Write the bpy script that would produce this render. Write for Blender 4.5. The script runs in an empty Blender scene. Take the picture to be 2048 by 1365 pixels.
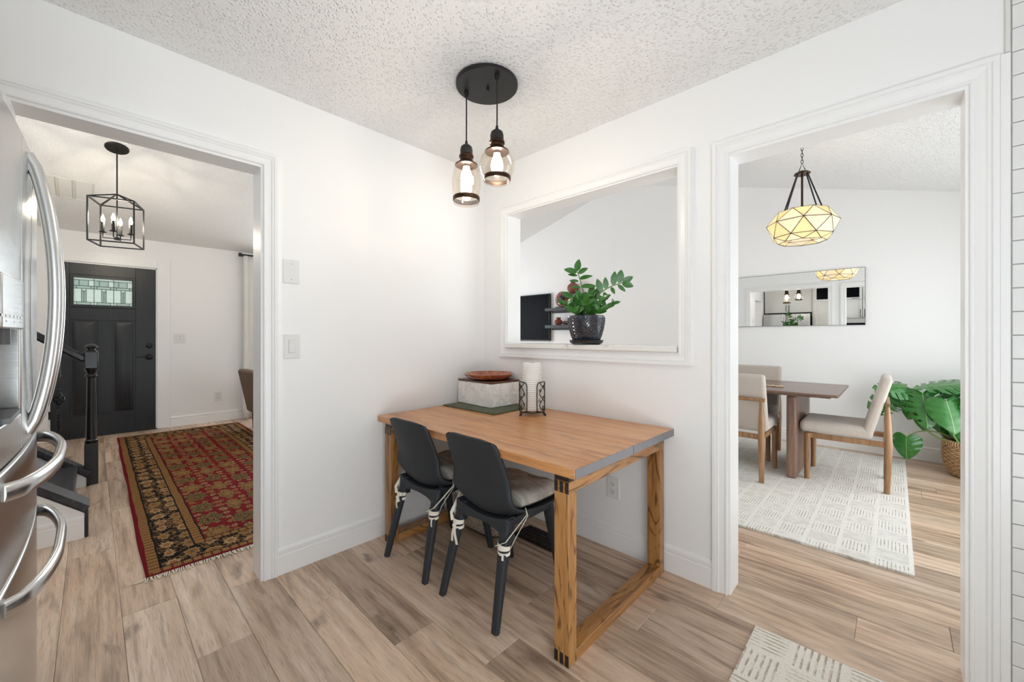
import bpy, bmesh, math, random
from mathutils import Matrix, Vector
random.seed(7)
R = math.radians
sc = bpy.context.scene
COL = sc.collection

# ------------------------------------------------------------------ camera
cd = bpy.data.cameras.new('camera'); cam = bpy.data.objects.new('camera', cd); COL.objects.link(cam)
cam.location = (2.2573, -2.0536, 1.2093)
cam.rotation_euler = (R(90), 0, 0.7623)
cd.sensor_width = 36.0; cd.lens = 36.0 * 801.9 / 2048.0
cd.shift_y = -(682.5 - 672.37) / 2048.0
cd.clip_start = 0.02
sc.camera = cam

# ------------------------------------------------------------------ world, daylight at the windows, added fill lamps, exposure
w = bpy.data.worlds.new('world'); sc.world = w; w.use_nodes = True
w.node_tree.nodes['Background'].inputs[0].default_value = (0.86, 0.93, 1.0, 1)
w.node_tree.nodes['Background'].inputs[1].default_value = 1.3

DAY = (0.93, 0.97, 1.0); KDAY = (0.865, 0.94, 1.0)
def area(name, loc, rot, sx, sy, power, col=(1, 1, 1)):
    l = bpy.data.lights.new(name, 'AREA'); l.shape = 'RECTANGLE'; l.size = sx; l.size_y = sy
    l.energy = power; l.color = col
    o = bpy.data.objects.new(name, l); COL.objects.link(o); o.location = loc; o.rotation_euler = rot
    o['kind'] = 'helper'
    return o
# kitchen window (east wall), patio door of the dining room (east wall), living room window (west wall)
area('daylight_kitchen', (3.10, -2.28, 0.86), (0, R(90), 0), 1.6, 1.3, 11, KDAY)
area('fill_kitchen_ceiling', (3.09, -2.28, 0.40), (0, R(158), 0), 0.7, 1.3, 33, KDAY)      # added fill aimed up to brighten the kitchen ceiling
area('fill_kitchen_south', (2.62, -3.0, 1.30), (R(90), 0, 0), 0.95, 1.6, 8, KDAY)  # added frontal fill from behind the camera, its window is made up
area('daylight_dining', (3.10, 1.85, 1.12), (0, R(90), 0), 2.0, 2.3, 25, DAY)
area('fill_dining_ceiling', (3.09, 1.85, 0.45), (0, R(140), 0), 0.8, 2.3, 12, DAY)  # added upward fill that lifts the dining ceiling
area('daylight_living', (-4.62, 1.25, 1.45), (0, R(-90), 0), 1.6, 2.4, 80, KDAY)
area('fill_hall', (-1.95, -2.98, 2.35), (R(90), 0, 0), 1.0, 0.9, 9, KDAY)  # added fill for the hall, its stairwell window is made up

sc.view_settings.view_transform = 'Standard'; sc.view_settings.look = 'None'
sc.view_settings.gamma = 1.0; sc.view_settings.use_curve_mapping = False
sc.view_settings.exposure = -0.03
try:
    sc.cycles.use_denoising = True; sc.cycles.denoiser = 'OPENIMAGEDENOISE'
    sc.cycles.max_bounces = 7; sc.cycles.diffuse_bounces = 6; sc.cycles.glossy_bounces = 4
    sc.cycles.transparent_max_bounces = 12; sc.cycles.transmission_bounces = 4
    sc.cycles.use_adaptive_sampling = True; sc.cycles.adaptive_threshold = 0.05; sc.cycles.use_light_tree = False
    sc.cycles.sample_clamp_indirect = 8.0
    w.cycles.sampling_method = 'NONE'
    sc.cycles.caustics_reflective = False; sc.cycles.caustics_refractive = False
except Exception:
    pass

# ------------------------------------------------------------------ node helpers
def srgb(r, g, b):
    f = lambda c: c / 12.92 if c <= 0.04045 else ((c + 0.055) / 1.055) ** 2.4
    return (f(r / 255), f(g / 255), f(b / 255), 1)

class Mt:
    def __init__(s, name):
        s.m = bpy.data.materials.new(name); s.m.use_nodes = True; s.t = s.m.node_tree
        s.b = s.t.nodes['Principled BSDF']; s.out = s.t.nodes['Material Output']
    def put(s, sock, v):
        if v is None: return
        if isinstance(v, bpy.types.NodeSocket): s.t.links.new(v, sock)
        else:
            if hasattr(sock.default_value, '__len__') and not hasattr(v, '__len__'): v = (v,) * len(sock.default_value)
            if hasattr(sock.default_value, '__len__') and len(sock.default_value) == 3 and len(v) == 4: v = v[:3]
            sock.default_value = v
    def n(s, typ, *ins, o=0, **kw):
        nd = s.t.nodes.new(typ)
        for k in [k for k in kw if k in ('operation', 'data_type', 'feature', 'wave_type', 'bands_direction', 'distribution', 'blend_type', 'noise_dimensions', 'voronoi_dimensions', 'distance', 'wave_profile', 'interpolation_type', 'invert')]:
            setattr(nd, k, kw.pop(k))
        for i, v in enumerate(ins): s.put(nd.inputs[i], v)
        for k, v in kw.items(): s.put(nd.inputs[k.replace('_', ' ')], v)
        return nd.outputs[o]
    def math(s, op, a, b=None, c=None):
        nd = s.t.nodes.new('ShaderNodeMath'); nd.operation = op
        for i, v in enumerate((a, b, c)): s.put(nd.inputs[i], v)
        return nd.outputs[0]
    def vmath(s, op, a, b=None):
        nd = s.t.nodes.new('ShaderNodeVectorMath'); nd.operation = op
        s.put(nd.inputs[0], a); s.put(nd.inputs[1], b); return nd.outputs[0]
    def mix(s, f, a, b, blend='MIX'):
        nd = s.t.nodes.new('ShaderNodeMix'); nd.data_type = 'RGBA'; nd.blend_type = blend
        s.put(nd.inputs[0], f); s.put(nd.inputs[6], a); s.put(nd.inputs[7], b); return nd.outputs[2]
    def ramp(s, f, stops, interp='LINEAR'):
        nd = s.t.nodes.new('ShaderNodeValToRGB'); nd.color_ramp.interpolation = interp
        e = nd.color_ramp.elements
        while len(e) < len(stops): e.new(0.5)
        for el, (p, c) in zip(e, stops): el.position = p; el.color = c
        s.put(nd.inputs[0], f); return nd.outputs[0]
    def coord(s, which='Object'): return s.t.nodes.new('ShaderNodeTexCoord').outputs[which]
    def sep(s, v):
        nd = s.t.nodes.new('ShaderNodeSeparateXYZ'); s.put(nd.inputs[0], v); return nd.outputs
    def comb(s, x, y, z=0.0):
        nd = s.t.nodes.new('ShaderNodeCombineXYZ')
        s.put(nd.inputs[0], x); s.put(nd.inputs[1], y); s.put(nd.inputs[2], z); return nd.outputs[0]
    def mapp(s, v, scale=(1, 1, 1), loc=(0, 0, 0), rot=(0, 0, 0)):
        nd = s.t.nodes.new('ShaderNodeMapping'); s.put(nd.inputs[0], v)
        nd.inputs['Scale'].default_value = scale; s.put(nd.inputs['Location'], loc); nd.inputs['Rotation'].default_value = rot
        return nd.outputs[0]
    def noise(s, v, scale, detail=3.0, rough=0.5, dist=0.0, o=0):
        return s.n('ShaderNodeTexNoise', Vector=v, Scale=scale, Detail=detail, Roughness=rough, Distortion=dist, o=o)
    def vor(s, v, scale, feature='F1', o=0, rnd=1.0):
        return s.n('ShaderNodeTexVoronoi', Vector=v, Scale=scale, Randomness=rnd, feature=feature, o=o)
    def rand(s): return s.t.nodes.new('ShaderNodeObjectInfo').outputs['Random']
    def step(s, v, a, b):
        return s.n('ShaderNodeMapRange', v, a, b, 0.0, 1.0, interpolation_type='SMOOTHSTEP')
    def bump(s, h, strength=0.3, dist=0.01):
        nd = s.t.nodes.new('ShaderNodeBump'); s.put(nd.inputs['Height'], h)
        nd.inputs['Strength'].default_value = strength; nd.inputs['Distance'].default_value = dist
        s.t.links.new(nd.outputs[0], s.b.inputs['Normal'])
    def set(s, col=None, rough=None, metal=None, spec=None, coat=None, coat_rough=None, sheen=None, emit=None, estr=None, aniso=None):
        for k, v in (('Base Color', col), ('Roughness', rough), ('Metallic', metal), ('Specular IOR Level', spec), ('Coat Weight', coat),
                     ('Coat Roughness', coat_rough), ('Sheen Weight', sheen), ('Emission Color', emit), ('Emission Strength', estr), ('Anisotropic', aniso)):
            s.put(s.b.inputs[k], v)
        return s.m

def plain(name, col, rough=0.5, metal=0.0, var=0.04, scale=8, bump=0.0, bscale=200, spec=None, coat=None, sheen=None):
    t = Mt(name); v = t.coord()
    nz = t.noise(v, scale, 3)
    dark = tuple(c * (1 - var * 2) for c in col[:3]) + (1,)
    lite = tuple(min(1, c * (1 + var)) for c in col[:3]) + (1,)
    if bump: t.bump(t.noise(v, bscale, 2), bump, 0.002)
    return t.set(t.mix(nz, dark, lite), rough, metal, spec, coat, sheen=sheen)

def wood(name, dark, mid, lite, axis='X', scale=1.0, rough=0.4, ring=1.0, coat=0.0, rnd=True, contrast=1.0, knots=False, tone=0.25, bump=0.15, sf=0.10, fleck=0.45):
    t = Mt(name); v = t.coord()
    if rnd:
        rr = t.rand(); off = t.comb(t.math('MULTIPLY', rr, 37.0), t.math('MULTIPLY', rr, 91.0), t.math('MULTIPLY', rr, 53.0))
        v = t.vmath('ADD', v, off)
    ax = 'XYZ'.index(axis)
    def st(f, k=1.0): return tuple((f if i == ax else 1.0) * scale * k for i in range(3))
    low = t.noise(t.mapp(v, st(sf)), 3.0, 2, 0.45)
    fr = t.math('ABSOLUTE', t.math('SUBTRACT', t.math('FRACT', t.math('MULTIPLY', low, 13.0 * ring)), 0.5))
    lines = t.math('SUBTRACT', 1.0, t.step(fr, 0.02, 0.20))
    fine = t.noise(t.mapp(v, st(0.045)), 260, 3, 0.6)
    med = t.noise(t.mapp(v, st(0.07)), 26, 3, 0.6)
    g = t.math('ADD', t.math('MULTIPLY', med, 0.62), t.math('MULTIPLY', low, 0.42))
    col = t.ramp(g, [(0.30, dark), (0.50, mid), (0.72, lite)])
    brk = t.step(t.noise(t.mapp(v, st(0.15)), 40, 2), 0.38, 0.60)
    col = t.mix(t.math('MULTIPLY', t.math('MULTIPLY', lines, brk), 0.55 * contrast), col, dark)
    col = t.mix(t.math('MULTIPLY', t.step(fine, 0.50, 0.70), fleck), col, dark)
    if knots:
        kv = t.mapp(v, tuple(0.45 if i == ax else 1.0 for i in range(3)))
        kd = t.n('ShaderNodeTexVoronoi', Vector=t.vmath('ADD', kv, t.mapp(t.noise(kv, 9, 3, o=1), (0.22,) * 3)), Scale=2.6, voronoi_dimensions='2D', feature='F1')
        k = t.math('SUBTRACT', 1.0, t.step(kd, 0.02, 0.13))
        kr = t.math('SINE', t.math('MULTIPLY', kd, 150.0))
        col = t.mix(t.math('MULTIPLY', t.math('MULTIPLY', k, t.step(med, 0.28, 0.62)), t.math('ADD', 0.72, t.math('MULTIPLY', kr, 0.10))), col, tuple(c * 0.55 for c in dark[:3]) + (1,))
    if rnd and tone:
        f = t.math('FRACT', t.math('MULTIPLY', rr, 17.3))
        col = t.mix(1.0, col, t.ramp(f, [(0.0, (1 - tone,) * 3 + (1,)), (0.5, (1, 1, 1, 1)), (1.0, (1 + tone * 0.5, 1 + tone * 0.46, 1 + tone * 0.42, 1))]), 'MULTIPLY')
    t.bump(fine, bump, 0.002)
    return t.set(col, rough, coat=coat, coat_rough=0.25)

def thin_glass(name, tint=(1, 1, 1, 1), gloss=0.08, frost=0.0):
    t = Mt(name); nt = t.t; nt.nodes.remove(t.b)
    tr = nt.nodes.new('ShaderNodeBsdfTransparent'); tr.inputs[0].default_value = tint
    gl = nt.nodes.new('ShaderNodeBsdfGlossy'); gl.inputs['Roughness'].default_value = 0.03
    lw = nt.nodes.new('ShaderNodeLayerWeight'); lw.inputs[0].default_value = 0.35
    mx = nt.nodes.new('ShaderNodeMixShader')
    f = t.math('ADD', t.math('MULTIPLY', lw.outputs['Facing'], 0.35), gloss); nt.links.new(f, mx.inputs[0])
    src = tr.outputs[0]
    if frost:
        tl = nt.nodes.new('ShaderNodeBsdfTranslucent'); tl.inputs[0].default_value = tint
        m2 = nt.nodes.new('ShaderNodeMixShader'); nz = t.noise(t.coord(), 60, 3)
        nt.links.new(t.math('ADD', t.math('MULTIPLY', nz, 0.2), frost - 0.1), m2.inputs[0]); nt.links.new(src, m2.inputs[1]); nt.links.new(tl.outputs[0], m2.inputs[2]); src = m2.outputs[0]
    nt.links.new(src, mx.inputs[1]); nt.links.new(gl.outputs[0], mx.inputs[2])
    nt.links.new(mx.outputs[0], t.out.inputs[0]); return t.m

def emitter(name, col, strength):
    t = Mt(name); return t.set((0.9, 0.85, 0.75, 1), 0.4, emit=col, estr=strength)

M = {}
M['wall'] = plain('wall_paint', (0.90, 0.90, 0.897, 1), 0.55, var=0.006, scale=2, bump=0.05, bscale=90)
M['trim'] = plain('trim_paint', (0.90, 0.90, 0.897, 1), 0.32, var=0.006, scale=3)
M['trimgrey'] = plain('vent_paint', srgb(214, 212, 207), 0.5, var=0.01)
M['plate'] = plain('switch_plastic', (0.80, 0.80, 0.79, 1), 0.3, var=0.01)
t = Mt('ceiling_texture'); v = t.coord()
h = t.math('ADD', t.noise(v, 95, 4, 0.6), t.math('MULTIPLY', t.step(t.vor(v, 70), 0.1, 0.45), -0.6))
t.bump(h, 0.9, 0.008); M['ceiling'] = t.set(t.mix(t.noise(v, 60, 2), (0.88, 0.88, 0.877, 1), (0.94, 0.94, 0.937, 1)), 0.8)
M['floor'] = wood('floor_oak', srgb(122, 97, 80), srgb(206, 178, 153), srgb(232, 211, 190), 'X', 1.0, 0.34, 0.9, contrast=0.8, knots=True, tone=0.26, fleck=0.42)
M['joint'] = plain('floor_underlay', (0.24, 0.20, 0.17, 1), 0.8)
M['table'] = wood('table_top_wood', srgb(134, 78, 40), srgb(204, 142, 88), srgb(226, 172, 118), 'X', 1.2, 0.32, 1.1, coat=0.2, contrast=0.6, tone=0.06, fleck=0.45, sf=0.2)
M['tableend'] = plain('table_end_sheen', srgb(128, 126, 130), 0.32, var=0.12, scale=25)  # grey paints in window light reflected on the table end
M['oakZ'] = wood('leg_oak_upright', srgb(82, 50, 20), srgb(176, 124, 70), srgb(200, 150, 94), 'Z', 1.5, 0.36, 1.6, contrast=1.5, tone=0.05, sf=0.22)
M['oakY'] = wood('leg_oak_rail', srgb(82, 50, 20), srgb(176, 124, 70), srgb(200, 150, 94), 'Y', 1.5, 0.36, 1.6, contrast=1.5, tone=0.05, sf=0.22)
M['darkwood'] = wood('dark_inlay_wood', srgb(22, 17, 14), srgb(40, 31, 26), srgb(58, 46, 38), 'X', 1.0, 0.45, 1.0, tone=0)
M['chair'] = plain('black_shell', srgb(38, 42, 47), 0.62, var=0.10, scale=30, bump=0.12, bscale=350)
M['white_ribbon'] = plain('cotton_tape', srgb(238, 232, 218), 0.9, var=0.04, scale=60, bump=0.3, bscale=700)
t = Mt('fleece'); v = t.coord(); fz = t.noise(v, 140, 4, 0.7); bz = t.noise(t.mapp(v, (3, 9, 3)), 2.0, 2, dist=1.0)
t.bump(fz, 1.0, 0.012)
M['fleece'] = t.set(t.mix(t.step(bz, 0.42, 0.62), srgb(232, 226, 214), t.mix(fz, srgb(168, 156, 140), srgb(216, 206, 192))), 0.95, sheen=0.5)
M['black'] = plain('black_metal', srgb(38, 37, 37), 0.45, 0.3, var=0.05)
M['iron'] = plain('wrought_iron', srgb(24, 23, 23), 0.4, 0.2, var=0.05)
M['bronze'] = plain('oil_bronze', srgb(70, 50, 36), 0.32, 0.85, var=0.15, scale=20)
M['blackpaint'] = plain('black_gloss_paint', srgb(24, 25, 26), 0.26, var=0.05)
t = Mt('door_black_grain'); v = t.coord()
gr = t.noise(t.mapp(v, (1, 1, 0.06)), 70, 4, 0.6); t.bump(gr, 0.35, 0.003)
M['door'] = t.set(t.mix(gr, srgb(12, 15, 18), srgb(34, 37, 42)), 0.34)
t = Mt('brushed_steel'); v = t.coord()
br = t.noise(t.mapp(v, (1.2, 1.2, 90)), 6, 3, 0.6); t.bump(br, 0.03, 0.001)
M['steel'] = t.set(t.mix(br, (0.52, 0.52, 0.51, 1), (0.64, 0.64, 0.63, 1)), t.math('ADD', 0.20, t.math('MULTIPLY', br, 0.08)), 1.0)
t = Mt('handle_steel'); v = t.coord(); br = t.noise(v, 40, 2)
M['handle'] = t.set(t.mix(br, (0.60, 0.60, 0.59, 1), (0.68, 0.68, 0.67, 1)), 0.24, 1.0)
M['grey'] = plain('grey_plastic', srgb(196, 196, 194), 0.4, var=0.02)
M['darkgrey'] = plain('dark_grey_plastic', srgb(84, 84, 86), 0.4, var=0.03)
M['icon'] = plain('icon_print', srgb(238, 238, 238), 0.5, var=0.0)
M['cab'] = plain('cabinet_paint', srgb(222, 222, 218), 0.35, var=0.01)
M['mirror'] = Mt('mirror_silver').set((0.93, 0.94, 0.93, 1), 0.006, 1.0)
M['mirroredge'] = plain('mirror_edge', srgb(70, 72, 70), 0.3, 0.5)
M['glass'] = thin_glass('clear_glass', (0.97, 0.98, 0.97, 1), 0.05)
M['amber'] = thin_glass('pale_amber_glass', (0.985, 0.93, 0.86, 1), 0.07)
M['leaded'] = thin_glass('leaded_glass', (0.80, 0.84, 0.76, 1), 0.05, 0.6)
M['leaded2'] = thin_glass('leaded_glass_bevel', (0.62, 0.69, 0.62, 1), 0.08, 0.6)
M['cameline'] = plain('lead_came', srgb(46, 50, 46), 0.5, 0.4)
M['bulb'] = emitter('bulb_warm', (1.0, 0.80, 0.55, 1), 26)
M['bulb_soft'] = emitter('bulb_soft_white', (1.0, 0.94, 0.85, 1), 105)
M['candle'] = emitter('candle_bulb', (1.0, 0.88, 0.70, 1), 370)
M['bulb_dining'] = emitter('shade_bulb', (1.0, 0.88, 0.68, 1), 24)
def shade_glass(name, c1, c2):
    t = Mt(name); nt = t.t; nt.nodes.remove(t.b)
    nz = t.noise(t.coord(), 30, 4, 0.6, 1.0); col = t.mix(nz, c1, c2)
    d = nt.nodes.new('ShaderNodeBsdfDiffuse'); tl = nt.nodes.new('ShaderNodeBsdfTranslucent')
    nt.links.new(col, d.inputs[0]); nt.links.new(col, tl.inputs[0])
    mx = nt.nodes.new('ShaderNodeMixShader'); mx.inputs[0].default_value = 0.72
    nt.links.new(d.outputs[0], mx.inputs[1]); nt.links.new(tl.outputs[0], mx.inputs[2]); nt.links.new(mx.outputs[0], t.out.inputs[0]); return t.m
M['pane_a'] = shade_glass('shell_pane_gold', srgb(240, 226, 190), srgb(251, 243, 222))
M['pane_b'] = shade_glass('shell_pane_pale', srgb(246, 234, 218), srgb(253, 248, 240))
t = Mt('marble'); v = t.coord(); mv = t.noise(t.mapp(v, (1, 1, 0.8)), 14, 5, 0.7, 0.8)
M['marble'] = t.set(t.mix(t.step(t.math('ABSOLUTE', t.math('SUBTRACT', mv, 0.52)), 0.0, 0.08), t.mix(t.noise(v, 5, 2), srgb(206, 206, 203), srgb(242, 241, 238)), srgb(248, 247, 244)), 0.25)
t = Mt('sill_stone'); v = t.coord(); mv = t.noise(v, 7, 4, 0.6, 1.0)
M['sill'] = t.set(t.mix(t.step(mv, 0.60, 0.68), srgb(240, 239, 236), srgb(216, 217, 212)), 0.22)
M['lid'] = wood('lid_walnut', srgb(60, 38, 26), srgb(98, 66, 44), srgb(128, 90, 62), 'X', 2.0, 0.4, 1.0, tone=0)
t = Mt('glazed_terracotta'); v = t.coord(); gz = t.noise(v, 22, 4, 0.6, 0.8)
M['plateclay'] = t.set(t.ramp(gz, [(0.3, srgb(112, 52, 34)), (0.5, srgb(160, 84, 52)), (0.72, srgb(186, 112, 74))]), 0.18, coat=0.6)
t = Mt('placemat_weave'); v = t.coord(); wv = t.noise(v, 160, 2)
t.bump(wv, 0.8, 0.006); M['placemat'] = t.set(t.mix(wv, srgb(58, 64, 48), srgb(124, 130, 106)), 0.95)
t = Mt('paper_towel'); v = t.coord(); s_ = t.sep(v)
ang = t.math('MULTIPLY', t.math('ARCTAN2', s_[1], s_[0]), 9.0)
q = t.math('MULTIPLY', t.math('SINE', t.math('ADD', ang, t.math('MULTIPLY', s_[2], 260.0))), t.math('SINE', t.math('SUBTRACT', ang, t.math('MULTIPLY', s_[2], 260.0))))
t.bump(q, 0.5, 0.003); M['paper'] = t.set(t.mix(t.step(q, -0.4, 0.5), srgb(236, 234, 230), srgb(250, 249, 246)), 0.95)
M['green'] = plain('zz_leaf_green', srgb(52, 112, 38), 0.28, var=0.22, scale=14, coat=0.3)
M['stem'] = plain('plant_stem', srgb(108, 138, 72), 0.5, var=0.15, scale=20)
M['soil'] = plain('potting_soil', srgb(52, 38, 28), 0.95, var=0.3, scale=60, bump=1.0, bscale=160)
t = Mt('monstera_leaf'); v = t.coord(); s_ = t.sep(v)
rib = t.step(t.math('ABSOLUTE', s_[0]), 0.0, 0.012)
vein = t.math('ABSOLUTE', t.math('SINE', t.math('MULTIPLY', t.math('SUBTRACT', s_[1], t.math('MULTIPLY', t.math('ABSOLUTE', s_[0]), 0.7)), 42.0)))
colr = t.mix(t.noise(v, 9, 2), srgb(26, 84, 34), srgb(58, 134, 52)); colr = t.mix(t.step(vein, 0.0, 0.16), srgb(92, 150, 74), colr)
M['monstera'] = t.set(t.mix(rib, srgb(150, 196, 104), colr), 0.26, coat=0.3)
M['monstem'] = plain('monstera_stalk', srgb(118, 146, 76), 0.45, var=0.12, scale=18)
M['rattan'] = plain('woven_seagrass', srgb(196, 160, 118), 0.8, var=0.28, scale=45, bump=0.5, bscale=260)
t = Mt('crochet_basket'); v = t.coord(); cz = t.vor(v, 130); t.bump(cz, 0.9, 0.006)
M['crochet'] = t.set(t.mix(t.step(cz, 0.1, 0.6), srgb(226, 212, 192), srgb(158, 140, 120)), 0.95)
M['liner'] = plain('cotton_liner', srgb(232, 224, 212), 0.9, var=0.05, scale=30)
M['upholstery'] = plain('oat_linen', srgb(196, 186, 176), 0.9, var=0.09, scale=120, bump=0.45, bscale=420, sheen=0.3)
M['chairoak'] = wood('dining_chair_oak', srgb(104, 72, 46), srgb(150, 112, 76), srgb(180, 142, 104), 'Z', 1.5, 0.4, 0.8, contrast=0.6, tone=0.05)
M['dtable'] = wood('dining_table_walnut', srgb(76, 54, 44), srgb(120, 90, 74), srgb(150, 120, 102), 'X', 1.2, 0.3, 0.8, contrast=0.6, coat=0.2, tone=0)
M['dpedestal'] = wood('dining_pedestal_walnut', srgb(76, 54, 44), srgb(120, 90, 74), srgb(150, 120, 102), 'Z', 1.2, 0.35, 0.8, contrast=0.6, tone=0)
M['tread'] = wood('stair_tread_dark', srgb(26, 25, 27), srgb(44, 43, 47), srgb(74, 72, 80), 'X', 1.3, 0.4, 1.2, contrast=1.3, tone=0)
M['tile'] = plain('glazed_tile', (0.80, 0.80, 0.795, 1), 0.30, var=0.02, scale=12, bump=0.10, bscale=14)
M['grout'] = plain('tile_grout', srgb(226, 226, 222), 0.9, var=0.02)
M['tv'] = plain('tv_screen', srgb(10, 12, 16), 0.30, var=0.05, spec=0.04)
M['shelf'] = plain('shelf_slate_paint', srgb(46, 50, 56), 0.45, var=0.05)
M['clay'] = plain('red_clay', srgb(134, 62, 46), 0.6, var=0.22, scale=26)
M['clay2'] = plain('speckled_clay', srgb(150, 84, 66), 0.55, var=0.35, scale=60)
M['brownwood'] = plain('turned_brown_wood', srgb(84, 48, 30), 0.5, var=0.2, scale=20)
M['cream'] = plain('cream_paint', srgb(216, 196, 164), 0.7, var=0.1, scale=40)
M['curtain'] = plain('white_linen_curtain', srgb(232, 231, 227), 0.9, var=0.02, scale=20, bump=0.2, bscale=400)
M['brownfab'] = plain('brown_leather', srgb(104, 76, 50), 0.6, var=0.12, scale=14, bump=0.2, bscale=120)
M['register'] = plain('register_bronze', srgb(34, 28, 25), 0.45, 0.4, var=0.1)
M['fringe'] = plain('rug_fringe_cotton', srgb(226, 218, 200), 0.95, var=0.1, scale=80)
t = Mt('blue_pot_glaze'); v = t.coord()
M['potglaze'] = t.set(t.mix(t.noise(v, 30, 2), srgb(22, 27, 38), srgb(44, 52, 66)), 0.10, coat=0.8)
M['saucer'] = plain('saucer_glaze', srgb(44, 42, 42), 0.35, var=0.1)

# oriental rug: bands by distance from the edge, palmettes on a staggered lattice
def oriental(name, hl, hw):
    t = Mt(name); v = t.coord(); s_ = t.sep(v)
    wob = t.math('MULTIPLY', t.math('SUBTRACT', t.noise(v, 4.0, 2), 0.5), 0.018)
    d = t.math('ADD', t.math('MINIMUM', t.math('SUBTRACT', hl, t.math('ABSOLUTE', s_[0])), t.math('SUBTRACT', hw, t.math('ABSOLUTE', s_[1]))), wob)
    gold, red, blk, crm, ora, olv = srgb(138, 102, 58), srgb(108, 8, 20), srgb(14, 12, 15), srgb(168, 144, 106), srgb(140, 70, 38), srgb(84, 72, 44)
    def motifs(px, py, cx, cy, seed, base, cols, size):
        row = t.math('FLOOR', t.math('DIVIDE', py, cy))
        sh = t.math('MULTIPLY', t.math('MODULO', t.math('ABSOLUTE', row), 2.0), 0.5)
        fx = t.math('ADD', t.math('DIVIDE', px, cx), sh)
        lx = t.math('SUBTRACT', t.math('FRACT', t.math('ADD', fx, 100.0)), 0.5); ly = t.math('SUBTRACT', t.math('FRACT', t.math('ADD', t.math('DIVIDE', py, cy), 100.0)), 0.5)
        rn = t.n('ShaderNodeTexWhiteNoise', t.comb(t.math('FLOOR', fx), row, seed), o=0); rn2 = t.math('FRACT', t.math('MULTIPLY', rn, 91.7))
        lx = t.math('ADD', lx, t.math('MULTIPLY', t.math('SUBTRACT', rn2, 0.5), 0.22)); ly = t.math('MULTIPLY', ly, t.math('ADD', 0.85, t.math('MULTIPLY', rn2, 0.4)))
        a = t.math('ARCTAN2', ly, lx)
        pet = t.math('MULTIPLY', t.math('COSINE', t.math('MULTIPLY', a, 8.0)), 0.05)
        r = t.math('ADD', t.math('SQRT', t.math('ADD', t.math('MULTIPLY', lx, lx), t.math('MULTIPLY', ly, ly))), pet)
        r = t.math('ADD', r, t.math('MULTIPLY', t.math('SUBTRACT', t.noise(v, 60, 2), 0.5), 0.22))
        r = t.math('DIVIDE', r, size)
        c = t.ramp(r, [(0.0, cols[0]), (0.10, cols[1]), (0.19, cols[0]), (0.24, cols[2]), (0.38, cols[3]), (0.43, cols[1]), (0.47, base)], 'CONSTANT')
        c2 = t.ramp(r, [(0.0, cols[3]), (0.13, cols[0]), (0.25, cols[1]), (0.29, cols[0]), (0.42, cols[2]), (0.46, base), (0.9, base)], 'CONSTANT')
        return t.mix(t.math('GREATER_THAN', rn, 0.5), c, c2), t.step(r, 0.45, 0.47)
    px, py = s_[0], s_[1]
    wx = t.math('ADD', px, t.math('MULTIPLY', t.math('SUBTRACT', t.noise(v, 7, 2), 0.5), 0.05)); wy = t.math('ADD', py, t.math('MULTIPLY', t.math('SUBTRACT', t.noise(t.mapp(v, loc=(5, 3, 0)), 7, 2), 0.5), 0.05))
    big, bm = motifs(wx, wy, 0.25, 0.165, 1.0, red, (gold, blk, olv, gold), 0.80)
    small, sm = motifs(t.math('ADD', wx, 0.06), t.math('ADD', wy, 0.05), 0.086, 0.070, 3.0, red, (gold, blk, crm, ora), 0.66)
    vine = t.math('ABSOLUTE', t.math('SUBTRACT', t.noise(v, 15, 3, 0.5, 1.2), 0.5))
    field = t.mix(t.step(vine, 0.008, 0.018), ora, small); field = t.mix(bm, big, field)
    bord, bb = motifs(wx, wy, 0.13, 0.088, 5.0, blk, (gold, ora, crm, olv), 0.80)
    vine2 = t.math('ABSOLUTE', t.math('SUBTRACT', t.noise(v, 22, 2, 0.5, 1.0), 0.5))
    bord = t.mix(bb, bord, t.mix(t.step(vine2, 0.015, 0.05), gold, blk))
    de_x = t.math('SUBTRACT', hl, t.math('ABSOLUTE', px)); de_y = t.math('SUBTRACT', hw, t.math('ABSOLUTE', py)); sel = t.math('LESS_THAN', de_y, de_x)
    along = t.math('ADD', t.math('MULTIPLY', px, sel), t.math('MULTIPLY', py, t.math('SUBTRACT', 1.0, sel)))
    key = t.math('GREATER_THAN', t.math('SINE', t.math('MULTIPLY', along, 150.0)), 0.70)
    gb = t.mix(key, gold, t.mix(t.noise(v, 50, 1), ora, blk))
    c = t.mix(t.math('GREATER_THAN', d, 0.018), red, gb)
    c = t.mix(t.math('GREATER_THAN', d, 0.060), c, blk); c = t.mix(t.math('GREATER_THAN', d, 0.068), c, bord)
    c = t.mix(t.math('GREATER_THAN', d, 0.222), c, blk); c = t.mix(t.math('GREATER_THAN', d, 0.230), c, gb)
    c = t.mix(t.math('GREATER_THAN', d, 0.272), c, blk); c = t.mix(t.math('GREATER_THAN', d, 0.279), c, field)
    pile = t.noise(v, 260, 2); t.bump(pile, 0.6, 0.004)
    c = t.mix(1.0, c, t.ramp(pile, [(0.2, (0.68, 0.68, 0.68, 1)), (0.8, (1.2, 1.2, 1.2, 1))]), 'MULTIPLY')
    return t.set(c, 0.95, spec=0.1)
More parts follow.
